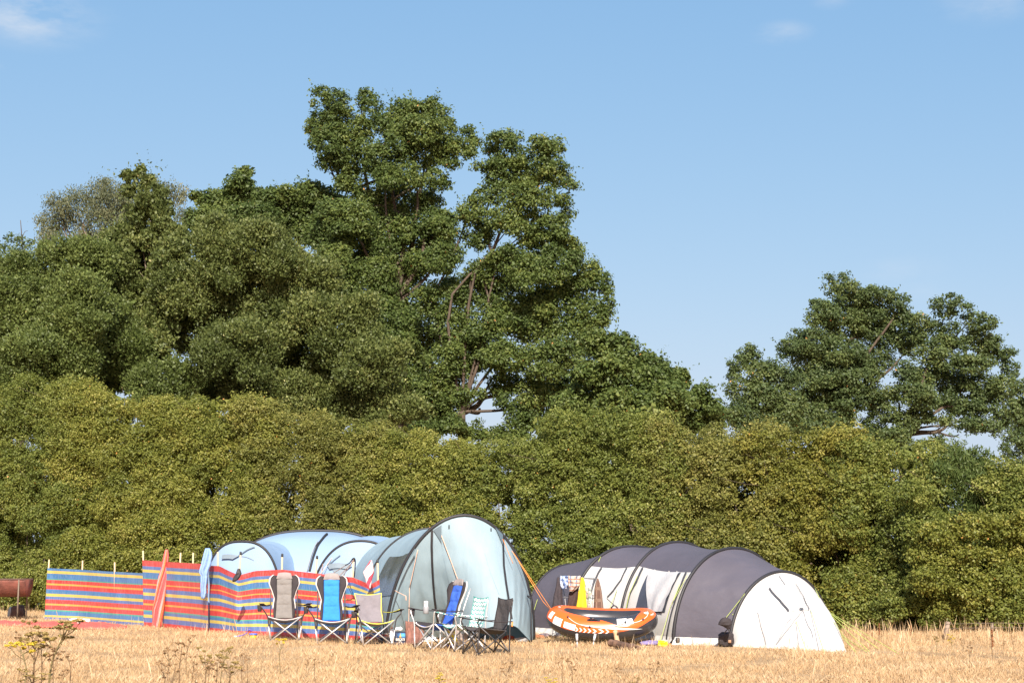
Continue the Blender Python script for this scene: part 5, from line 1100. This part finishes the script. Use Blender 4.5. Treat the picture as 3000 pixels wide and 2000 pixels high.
hang('dark_trousers', 'dark brown trousers hanging under the checked shirt on the airer', 'trousers', [(1712, 1674, 1697), (1740, 1666, 1694), (1770, 1662, 1692), (1790, 1660, 1690)], ay-.05, fab('washing_brown', (.07, .045, .042)), thick=.14, folds=4, seed=14, group=g_l)
hang('yellow_hoodie', 'bright yellow top hanging on the clothes airer above the boat', 'top', [(1691, 1702, 1709), (1705, 1700, 1714), (1722, 1698, 1714), (1732, 1694, 1716), (1755, 1692, 1718), (1775, 1688, 1720), (1783, 1687, 1721)], ay-.25, mat('washing_yellow', (.85, .60, .02), .8, var=.06, bump=.5, bscale=14, trans=.1), thick=.18, folds=4, seed=15, group=g_l)
hang('floral_dress', 'white floral patterned garment right of the yellow top on the airer', 'dress', [(1708, 1714, 1730), (1730, 1716, 1733), (1760, 1720, 1736), (1795, 1722, 1740)], ay-.12, clothm('floral', b_noise([(.75, .72, .70), (.74, .72, .70), (.35, .42, .32), (.74, .72, .70), (.55, .36, .36), (.20, .24, .22)], 34)), thick=.13, folds=5, seed=16, group=g_l)
hang('plaid_jacket', 'brown checked jacket hanging at the right end of the clothes airer', 'jacket', [(1694, 1749, 1753), (1705, 1745, 1757), (1725, 1741, 1762), (1760, 1740, 1766), (1790, 1739, 1769), (1812, 1741, 1766)], ay-.15, clothm('brown_plaid', b_plaid((.14, .085, .065), (.26, .17, .13), (.22, .15, .11), 5)), thick=.16, folds=2, fa=.12, seed=17, group=g_l)

# ------------------------------------------------------------------ inflatable boat
bc = gnd(1768, 1888); BL_, BW_, TR = 1.0, .60, .205
boat = empty('inflatable_boat', bc, 0, 'orange and black inflatable dinghy tilted towards the viewer between the tents', 'boat')
from mathutils import Euler
Mb = Euler((R(9), R(1.5), R(-7))).to_matrix()
def ring(t):   # centre line of the tube
    c, s_ = math.cos(t), math.sin(t); x = (BL_-TR)*math.copysign(abs(c)**(2/2.5), c); y = (BW_-TR)*math.copysign(abs(s_)**(2/2.3), s_)
    rise = .10*(abs(x)/(BL_-TR))**2.6; return Vector((x, y, rise))
def boatpt(t, ph, o=0):
    p = ring(t); d = (ring(t+.01)-ring(t-.01)).normalized(); outv = Vector((p.x*.5, p.y, 0)); outv = (outv-d*outv.dot(d)); outv.z = 0; outv.normalize(); up = d.cross(outv); 
    if up.z < 0: up = -up
    r = TR*(1-.10*(abs(p.x)/(BL_-TR))**6)+o
    q = p+outv*math.cos(ph)*r+up*math.sin(ph)*r
    return bc+Mb@(q+Vector((0, 0, TR)))+Vector((0, .42, .13))
orangeP = mat('orange_pvc', (.86, .12, .015), .30, var=.04, spec=.5); blackP = mat('black_pvc', (.035, .034, .038), .26, var=.15, spec=.6); whiteP = mat('white_pvc', (.82, .80, .76), .4, var=.03)
# ph: 0 outward, 90 up, 180 inward. orange band over the top; limits vary round the ring
def lim(t):
    t = t % (2*math.pi); d = math.degrees(t)
    lo = interp(d, [0, 60, 120, 170, 200, 235, 262, 285, 310, 330, 350, 360], [38, 30, 30, 14, 5, -8, -9, -3, 6, 24, 34, 38])
    hi = interp(d, [0, 30, 90, 150, 180, 210, 240, 270, 285, 300, 320, 345, 360], [130, 122, 112, 120, 128, 112, 100, 60, 30, 20, 78, 128, 130])
    return R(lo), R(max(hi, lo+6))
NT = 140
MB().grid(lambda u, v: boatpt(2*math.pi*u, lerp(*lim(2*math.pi*u), v)), NT, 14, closeu=True).build('top_band', orangeP, boat)
MB().grid(lambda u, v: boatpt(2*math.pi*u, lerp(lim(2*math.pi*u)[1], lim(2*math.pi*u)[0]+2*math.pi, v)), NT, 26, closeu=True).build('tube', blackP, boat)
MB().grid(lambda u, v: bc+Mb@(Vector(((BL_-TR)*math.cos(2*math.pi*u)*v*.98, (BW_-TR)*math.sin(2*math.pi*u)*v*.98, .05+.12*(abs(math.cos(2*math.pi*u))*v)**2.6)))+Vector((0, .42, .13)), 60, 8, closeu=True).build('floor', blackP, boat)
def bpatch(t0, t1, p0, p1, m, name, o=.004, sk_=0, n=10):
    return MB().grid(lambda u, v: boatpt(R(lerp(t0, t1, u)), R(lerp(p0, p1, v)+sk_*(u-.5)), o), n, 6).build(name, m, boat)
for (t0, t1, p0, p1, s_) in [(196, 206, 16, 54, 0), (211, 226, -2, 36, -4), (230, 246, -4, 24, -6)]: bpatch(t0, t1, p0, p1, whiteP, 'white_panel', sk_=s_)
# white sweep under the lettering
MB().grid(lambda u, v: boatpt(R(lerp(250, 318, u)), R(lerp(24, -4, u)+lerp(0, 10, v)*math.sin(math.pi*min(1, u*.9+.1))), .006), 30, 3).build('white_panel', whiteP, boat)
for k in range(7):
    t0 = 246+k*4.6; q = MB()
    for a_ in (0, 1): q.grid(lambda u, v: boatpt(R(t0+v*1.6+(2.2 if a_ == 0 else 2.2)*(u if a_ == 0 else 1-u)), R((-9 if a_ == 0 else 1)+u*10), .006), 4, 2)
    q.build('chevron_mark', whiteP, boat)
# label block
bpatch(286, 299, 34, 66, whiteP, 'label_panel', o=.006); bpatch(300, 307, 30, 60, whiteP, 'label_panel', o=.006)
bl = mat('label_blue', (.16, .26, .42), .5)
for r_ in range(3):
    for k in range(5): bpatch(287+k*2.4, 288.3+k*2.4, 38+r_*9, 43+r_*9, bl, 'label_print', o=.010, n=2)
bpatch(335, 343, 66, 84, whiteP, 'printed_mark'); bpatch(341, 352, 50, 53, whiteP, 'printed_mark'); bpatch(342, 351, 44, 49, mat('pink_print', (.75, .30, .25), .5), 'printed_mark')
bpatch(155, 160, 76, 92, whiteP, 'printed_mark'); bpatch(176, 182, 96, 108, whiteP, 'printed_mark')
for t0, ph in ((264, 56), (80, 82)):
    P_ = [boatpt(R(t0-4+k*.8), R(ph), .006+.045*math.sin(math.pi*k/10)) for k in range(11)]; MB().tube(P_, .014, 6).build('handle', blackP, boat)
    bpatch(t0-6, t0+6, ph-7, ph+7, blackP, 'handle_patch', o=.004)
rope = mat('white_rope', (.75, .72, .68), .8)
ts = [232, 262, 296, 322, 345]; phs = [52, 20, 40, 40, 80]
for i in range(4):
    P_ = [boatpt(R(lerp(ts[i], ts[i+1], k/8)), R(lerp(phs[i], phs[i+1], k/8)-7*math.sin(math.pi*k/8)), .012) for k in range(9)]; MB().tube(P_, .006, 5).build('grab_rope', rope, boat)
    MB().tube([boatpt(R(ts[i]), R(phs[i]), .0), boatpt(R(ts[i]), R(phs[i]), .03)], .018, 8).build('rope_eyelet', blackP, boat)
# ------------------------------------------------------------------ small things near the boat
for px, lab in ((1691, 'left of the two small clear and silver stake lamps in front of the boat'), (1735, 'right, leaning one of the two small silver stake lamps in front of the boat')):
    c = gnd(px, 1897); l_ = .05 if px > 1700 else -.005
    root = empty('stake_lamp', c, 0, lab, 'garden lamp', 'stake lamps by the boat')
    MB().tube([c-Vector((0, 0, .05)), c+Vector((l_*.6, 0, .13))], .007, 6).build('stake', steel, root)
    MB().tube([c+Vector((l_*.6, 0, .12)), c+Vector((l_, 0, .22))], .020, 12).build('lamp_body', mat('clear_plastic', (.62, .66, .72), .15, spec=.8), root)
    MB().tube([c+Vector((l_, 0, .22)), c+Vector((l_*1.05, 0, .235))], [.024, .018], 12).build('cap', whp, root)
c = gnd(1832, 1902)
logm = mat('brown_log', (.15, .085, .055), .9, var=.45, vscale=8, bump=1.0, bscale=18)
root = empty('log', c, 0, 'rough brown log lying on the grass in front of the boat', 'log')
P_ = catm([gnd(1788, 1898)+Vector((0, 0, .09)), gnd(1812, 1900)+Vector((0, 0, .075)), gnd(1840, 1903)+Vector((0, 0, .055)), gnd(1875, 1906)+Vector((0, 0, .04))], 6)
MB().tube(P_, [.062+.02*nse(k*.9, 3) for k in range(len(P_)-4)]+[.05, .042, .036, .03], 12).build('trunk_piece', logm, root)
MB().tube([gnd(1864, 1904)+Vector((0, 0, .05)), gnd(1860, 1908)+Vector((0, 0, .10))], [.02, .008], 7).build('knot', logm, root)
c = gnd(1808, 1894); root = empty('split_log', c, 0, 'pale split piece of firewood standing upright behind the brown log', 'log')
MB().tube(catm([c+Vector((.02, .05, 0)), c+Vector((0, .05, .12)), c+Vector((-.015, .05, .20)), c+Vector((-.03, .05, .28))], 4), [.045, .05, .05, .045, .042, .042, .042, .04, .038, .04, .045, .042, .02], 8).build('trunk_piece', mat('pale_split_wood', (.55, .38, .22), .85, var=.25, vscale=14, bump=.5, aniso=(1, 1, .2)), root)
MB().tube([c+Vector((0, .03, .20)), c+Vector((.055, .02, .29))], [.02, .012], 6).build('branch_stub', logm, root)
c = gnd(1940, 1893); lump('yellow_packet', 'crumpled bright yellow packet at the foot of the grey tent', 'packet', (c.x, c.y, .045), (.075, .05, .05), ym, 44, amp=.6)
c = gnd(1962, 1893); lump('stone', 'small orange brown stone beside the yellow packet', 'stone', (c.x, c.y, .025), (.035, .03, .03), mat('orange_stone', (.5, .2, .06), .8), 45)
c = gnd(1905, 1890); lump('cloth_bundle', 'purple blue cloth bundle on the grass between the boat and the yellow packet', 'cloth', (c.x, c.y, .04), (.14, .08, .045), mat('violet_cloth', (.22, .18, .36), .85, var=.4, vscale=20), 46, amp=.5)
c = gnd(1595, 1868); lump('cloth_bundle', 'dark rag on the grass at the left end of the boat', 'cloth', (c.x, c.y, .04), (.10, .07, .04), mat('dark_rag', (.16, .12, .13), .85, var=.5, vscale=20), 47, amp=.5)
c = gnd(1580, 1868); lump('shoe', 'rust coloured shoe on the grass near the grey tent rear skirt', 'shoe', (c.x, c.y-.1, .035), (.09, .05, .03), mat('rust_leather', (.4, .16, .08), .8), 48, amp=.3)
# black cap hanging on the guy line and black bag below
p = at(2126, 1822, 25.9)
hang('sun_hat', 'black sun hat hanging from a lime guy line at the white tent end', 'hat', [(1808, 2118, 2132), (1812, 2112, 2141), (1820, 2106, 2144), (1828, 2104, 2144), (1834, 2120, 2142), (1842, 2132, 2140)], 25.85, dark_fab, thick=.16, folds=3, fa=.15, seed=20)
c = gnd(2124, 1893); root = empty('black_bag', c, 0, 'black bag on the ground against the corner of the white tent end', 'bag')
o = lump('bag_body', 'x', 'bag', (c.x, c.y-.12, .13), (.13, .10, .13), dark_fab, 51, amp=.3); del o['label'], o['category']; o.parent = root; bpy.context.view_layer.update(); o.matrix_parent_inverse = root.matrix_world.inverted()
MB().tube(catm([c+Vector((-.05, -.2, .2)), c+Vector((.02, -.22, .30)), c+Vector((.08, -.2, .2))], 5), .010, 6).build('handle', dsteel, root)
MB().box(c+Vector((.05, -.225, .10)), (.05, .02, .05), 0, .006).build('side_pocket', mat('tan_leather', (.35, .2, .12), .7), root)
# wire fence showing at the foot of the hedge, right
fw_ = mat('weathered_post', (.25, .19, .14), .9, var=.3, bump=.5)
root = empty('wire_fence', gnd(2770, 1868), 0, 'old leaning post and strands of wire at the foot of the right-hand hedge', 'fence')
MB().tube([gnd(2768, 1872), at(2778, 1820, gnd(2768, 1872).y)], [.05, .04], 8).build('post', fw_, root)
p2 = gnd(2905, 1872); MB().tube([p2, p2+Vector((.03, 0, .30))], .02, 8).build('post', fw_, root)
for z in (.2, .28):
    a_ = gnd(2768, 1872)+Vector((0, -.04, z)); MB().tube([a_, p2+Vector((0, -.04, z+.02)), p2+Vector((1.6, .2, z))], .004, 5).build('wire', barkp, root)

# ================================================================== RAGWORT AND DRY WEEDS
def lf(name, c): return mat(name, c, .7, var=.35, vscale=30, trans=.2)
stem_b = lf('weed_stem', (.22, .14, .075)); stem_g = lf('weed_stem_green', (.22, .17, .075)); fl_y = lf('ragwort_yellow', (.60, .46, .05)); fl_o = lf('ragwort_olive', (.34, .25, .085)); fl_b = lf('seedhead_brown', (.38, .24, .12)); fl_r = lf('dock_rust', (.38, .15, .06)); leaf_d = lf('weed_leaf', (.30, .25, .11))
def weed_proto(seed, flm, stm, nbr, bushy=0, dock=False, headr=.014, nh=34):
    """unit-height plant; meshes returned as (stem, flowers, leaves)"""
    rg = np.random.default_rng(seed); S_ = MB(); Fq = []; Lq = []
    top = Vector((rg.normal()*.05, rg.normal()*.05, 1)); mid = Vector((rg.normal()*.04, rg.normal()*.04, .5))
    P_ = catm([Vector((0, 0, -.05)), mid, top*.93], 6); S_.tube(P_, list(np.linspace(.014, .008, len(P_))), 5)
    def head(c, r, n):
        for _ in range(n):
            d = unit(rg.normal(size=3)); p = np.array(c)+d*r*rg.random()**.5*np.array([1, 1, .55]); a_ = unit(rg.normal(size=3)); b_ = unit(np.cross(a_, d)); s1 = headr*(.7+.8*rg.random())
            Fq.append([p-a_*s1, p+b_*s1, p+a_*s1, p-b_*s1])
    if dock:
        for k in range(16): z = .4+.58*k/16; head((mid.x*.5+top.x*z*.5, 0, z), .045*(1.15-z*.6), nh//2)
    else:
        for k in range(nbr):
            z = rg.uniform(.62 if not bushy else .3, .84); az = 2*math.pi*(k+rg.random())/nbr; ln = rg.uniform(.14, .30)*(1 if not bushy else 1.2)
            a_ = mid.lerp(top, (z-.5)/.5) if z > .5 else Vector((0, 0, 0)).lerp(mid, z/.5)
            e = a_+Vector((math.cos(az)*ln*.55, math.sin(az)*ln*.55, ln*.75)); m_ = a_.lerp(e, .5)+Vector((math.cos(az)*.02, math.sin(az)*.02, -.01))
            S_.tube([a_, m_, e], [.006, .005, .003], 4)
            for q in range(4):
                e2 = e+Vector((rg.normal()*.035, rg.normal()*.035, .015+rg.random()*.035)); S_.tube([e-Vector((0, 0, .02)), e2], .0025, 3); head(e2, .028, nh)
        head(top, .05, nh*3)
    for k in range(12 if not bushy else 26):
        z = rg.uniform(.08, .85); a_ = np.array(Vector((0, 0, 0)).lerp(mid, z/.5) if z < .5 else mid.lerp(top, (z-.5)/.5)); az = rg.random()*6.28; d = np.array([math.cos(az), math.sin(az), rg.uniform(-.6, .5)]); l_ = rg.uniform(.04, .10); w_ = np.array([-math.sin(az), math.cos(az), 0])*l_*.16
        Lq.append([a_, a_+d*l_*.5+w_, a_+d*l_, a_+d*l_*.5-w_])
    def mk(Q, nm):
        me = bpy.data.meshes.new(nm); V = np.array(Q).reshape(-1, 3); me.from_pydata(V.tolist(), [], [(4*i, 4*i+1, 4*i+2, 4*i+3) for i in range(len(Q))]); return me
    sm = bpy.data.meshes.new('stem'); sm.from_pydata(S_.v, [], S_.f); sm.materials.append(stm)
    fm = mk(Fq, 'flower_heads'); fm.materials.append(flm); lm2 = mk(Lq, 'leaves'); lm2.materials.append(leaf_d)
    return sm, fm, lm2
PR = {'y': [weed_proto(1, fl_y, stem_g, 6), weed_proto(2, fl_y, stem_g, 8, 1)], 'o': [weed_proto(3, fl_o, stem_g, 7), weed_proto(4, fl_o, stem_b, 9, 1)], 'b': [weed_proto(5, fl_b, stem_b, 5, nh=24), weed_proto(6, fl_b, stem_b, 7, 1, nh=24), weed_proto(8, fl_b, stem_b, 3, nh=20)], 'r': [weed_proto(7, fl_r, stem_b, 4, dock=True)]}
rw = random.Random(4)
def weed(px, ytop, ybase, k, label, group=None, w=1.0, name='ragwort'):
    c = gnd(px, ybase); h = at(px, ytop, c.y).z; root = empty(name, c, rw.random()*6.28, label, 'weed', group)
    sm, fm, lm2 = rw.choice(PR[k]); sc_ = (h*w, h*w, h)
    for nm, me in (('stem', sm), ('flower_heads', fm), ('leaves', lm2)):
        o = bpy.data.objects.new(nm, me); COL.objects.link(o); o.parent = root; o.scale = sc_
dry = 'dead brown ragwort stalk, bare and seeded, in the dry foreground grass'
dg = 'dead ragwort stalks in the foreground grass'
uniq = [
 (60, 1886, 2050, 'y', 'bushy ragwort with the brightest yellow flowers at the bottom left corner', 1.5),
 (98, 1836, 2035, 'o', 'olive-topped ragwort overlapping the red blanket, second from the left', 1.2),
 (140, 1830, 2040, 'o', 'tallest foreground ragwort with a flat olive brown head near the left edge', 1.5),
 (80, 1965, 2060, 'o', 'low bushy olive ragwort at the bottom edge on the left', 2.2),
 (203, 1914, 2020, 'b', 'lone dry ragwort right of the tall left-hand clump', 1.0),
 (525, 1882, 2030, 'b', 'branched brown ragwort in front of the red-topped windbreak, tallest of its clump', 1.1),
 (545, 1868, 1985, 'b', 'slender brown ragwort leaning behind the middle clump', .8),
 (597, 1906, 2025, 'o', 'olive headed ragwort below the light blue shirt', 1.0),
 (645, 1903, 2020, 'o', 'olive headed ragwort with a narrow crown below the windbreak join', 1.0),
 (665, 1926, 2030, 'o', 'wide olive yellow ragwort at the right end of the middle clump', 1.7),
 (822, 1872, 1975, 'y', 'single yellow flowering ragwort in front of the grey high-backed chair', .9),
 (712, 1915, 2020, 'b', 'forked dry weed between the middle clump and the chairs', 1.0),
 (918, 1930, 2010, 'b', 'dry weed in front of the bright blue chair', 1.0),
 (1492, 1938, 2025, 'b', 'flat-headed dry weed below the black chair', 1.1),
 (1650, 1926, 2030, 'b', 'left of a pair of thin tall dry stalks below the boat', .8),
 (1673, 1928, 2030, 'b', 'right of a pair of thin tall dry stalks below the boat', .8),
 (1812, 1952, 2030, 'b', 'dry weed below the log', 1.0),
 (1610, 1990, 2050, 'y', 'yellow ragwort tip just showing at the bottom edge under the boat', 1.6),
 (1285, 1978, 2045, 'y', 'pale yellow ragwort tip at the bottom edge under the chairs', 1.5),
 (1927, 1938, 2025, 'b', 'dry weed with a flat head below the grey tent window', 1.0),
 (1868, 1990, 2050, 'o', 'olive ragwort tip at the bottom edge below the grey tent', 1.5),
 (2745, 1866, 1924, 'o', 'pale seeded ragwort left of the yellow flowers by the right-hand hedge', 1.0),
 (2788, 1864, 1924, 'y', 'bright yellow ragwort in front of the right-hand hedge', 1.0),
 (2842, 1888, 1978, 'b', 'thin dark stalk standing alone in the right foreground', .8),
 (2649, 1974, 2030, 'b', 'reddish dry weed at the bottom right', 1.1),
]
for px, yt, yb, k, lab, w in uniq: weed(px, yt, yb, k, lab, None, w)
for px, yt, yb, w, lab in [(2910, 1838, 1930, 1.2, 'rust orange dock seed spike by the right-hand hedge, the tallest'), (2670, 1828, 1882, 1.1, 'rust brown dock spike against the hedge foot left of the yellow flowers'), (2577, 1822, 1880, 1.1, 'dark rust dock spike near the white tent end'), (2556, 1850, 1880, 1.3, 'short rust dock clump nearest the white tent end')]:
    weed(px, yt, yb, 'r', lab, None, w, 'dock_plant')
for px, yt, yb, w, lab in [
 (55, 1858, 1990, 0.8, 'thin brown stalk behind the brightest yellow ragwort, close to the left edge'),
 (120, 1862, 2030, 0.9, 'thin brown stalk between the two tall olive-headed ragworts at the left'),
 (155, 1905, 2045, 1.1, 'broad dead stalk right of the tallest foreground ragwort'),
 (485, 1896, 2010, 0.9, 'slim dead stalk at the left end of the middle weed clump'),
 (480, 1935, 2040, 1.3, 'wide low dead stalk at the bottom of the middle clump, its leftmost'),
 (498, 1945, 2045, 1.3, 'wide low dead stalk second along the bottom of the middle clump'),
 (560, 1922, 2030, 0.9, 'dead stalk between the slender leaning ragwort and the one below the blue shirt'),
 (575, 1962, 2040, 1, 'short dead stalk near the bottom edge under the light blue shirt'),
 (612, 1940, 2040, 1, 'short dead stalk right of the ragwort below the light blue shirt'),
 (630, 1932, 2035, 1, 'dead stalk just left of the wide olive yellow ragwort'),
 (725, 1918, 2010, 0.9, 'dead stalk twinned on the right of the forked dry weed'),
 (760, 1992, 2040, 1.4, 'low dead tuft at the bottom edge below the grey high-backed chair'),
 (897, 1932, 2000, 0.7, 'faint dead stalk left of the dry weed below the bright blue chair'),
 (972, 1912, 1960, 0.8, 'faint short dead stalk right of the dry weed below the bright blue chair'),
 (1115, 1978, 2040, 1.5, 'low dead tuft at the bottom edge below the beer carton'),
 (1145, 1982, 2040, 1.3, 'low dead tuft at the bottom edge between the beer carton and the brown bag'),
 (1180, 1942, 2020, 0.8, 'slender dead stalk standing below the brown woven bag'),
 (1395, 1985, 2040, 1.4, 'low dead tuft at the bottom edge below the zigzag chair'),
 (1530, 1992, 2040, 1.2, 'low dead tuft at the bottom edge below the porch right corner'),
 (1940, 1988, 2040, 1.2, 'low dead tuft at the bottom edge below the grey tent curtain'),
 (2440, 1985, 2040, 1.3, 'low dead tuft at the bottom edge under the white tent end, leftmost'),
 (2555, 1992, 2040, 1.4, 'low dead tuft at the bottom edge below the white tent corner'),
 (2412, 1990, 2040, 1.3, 'low dead tuft at the bottom edge beside the leftmost one below the white tent end'),
 (185, 1960, 2040, 1.1, 'low dead stalk right of the left-hand ragwort clump at the bottom edge'),
 (2320, 1900, 1935, 0.8, 'short stalk poking up before the white tent end wall'),
 (2700, 1900, 1935, 0.9, 'short dead stalk left of the pale seeded ragwort by the hedge'),
 (2940, 1880, 1930, 0.8, 'dead stalk right of the rust orange dock spike by the right-hand hedge'),
 (2820, 1868, 1915, 0.8, 'dead stalk just right of the bright yellow ragwort by the hedge'),
 (2970, 1860, 1915, 0.7, 'dead stalk nearest the right edge in front of the hedge')]:
    weed(px, yt, yb, 'b', lab, dg, w)
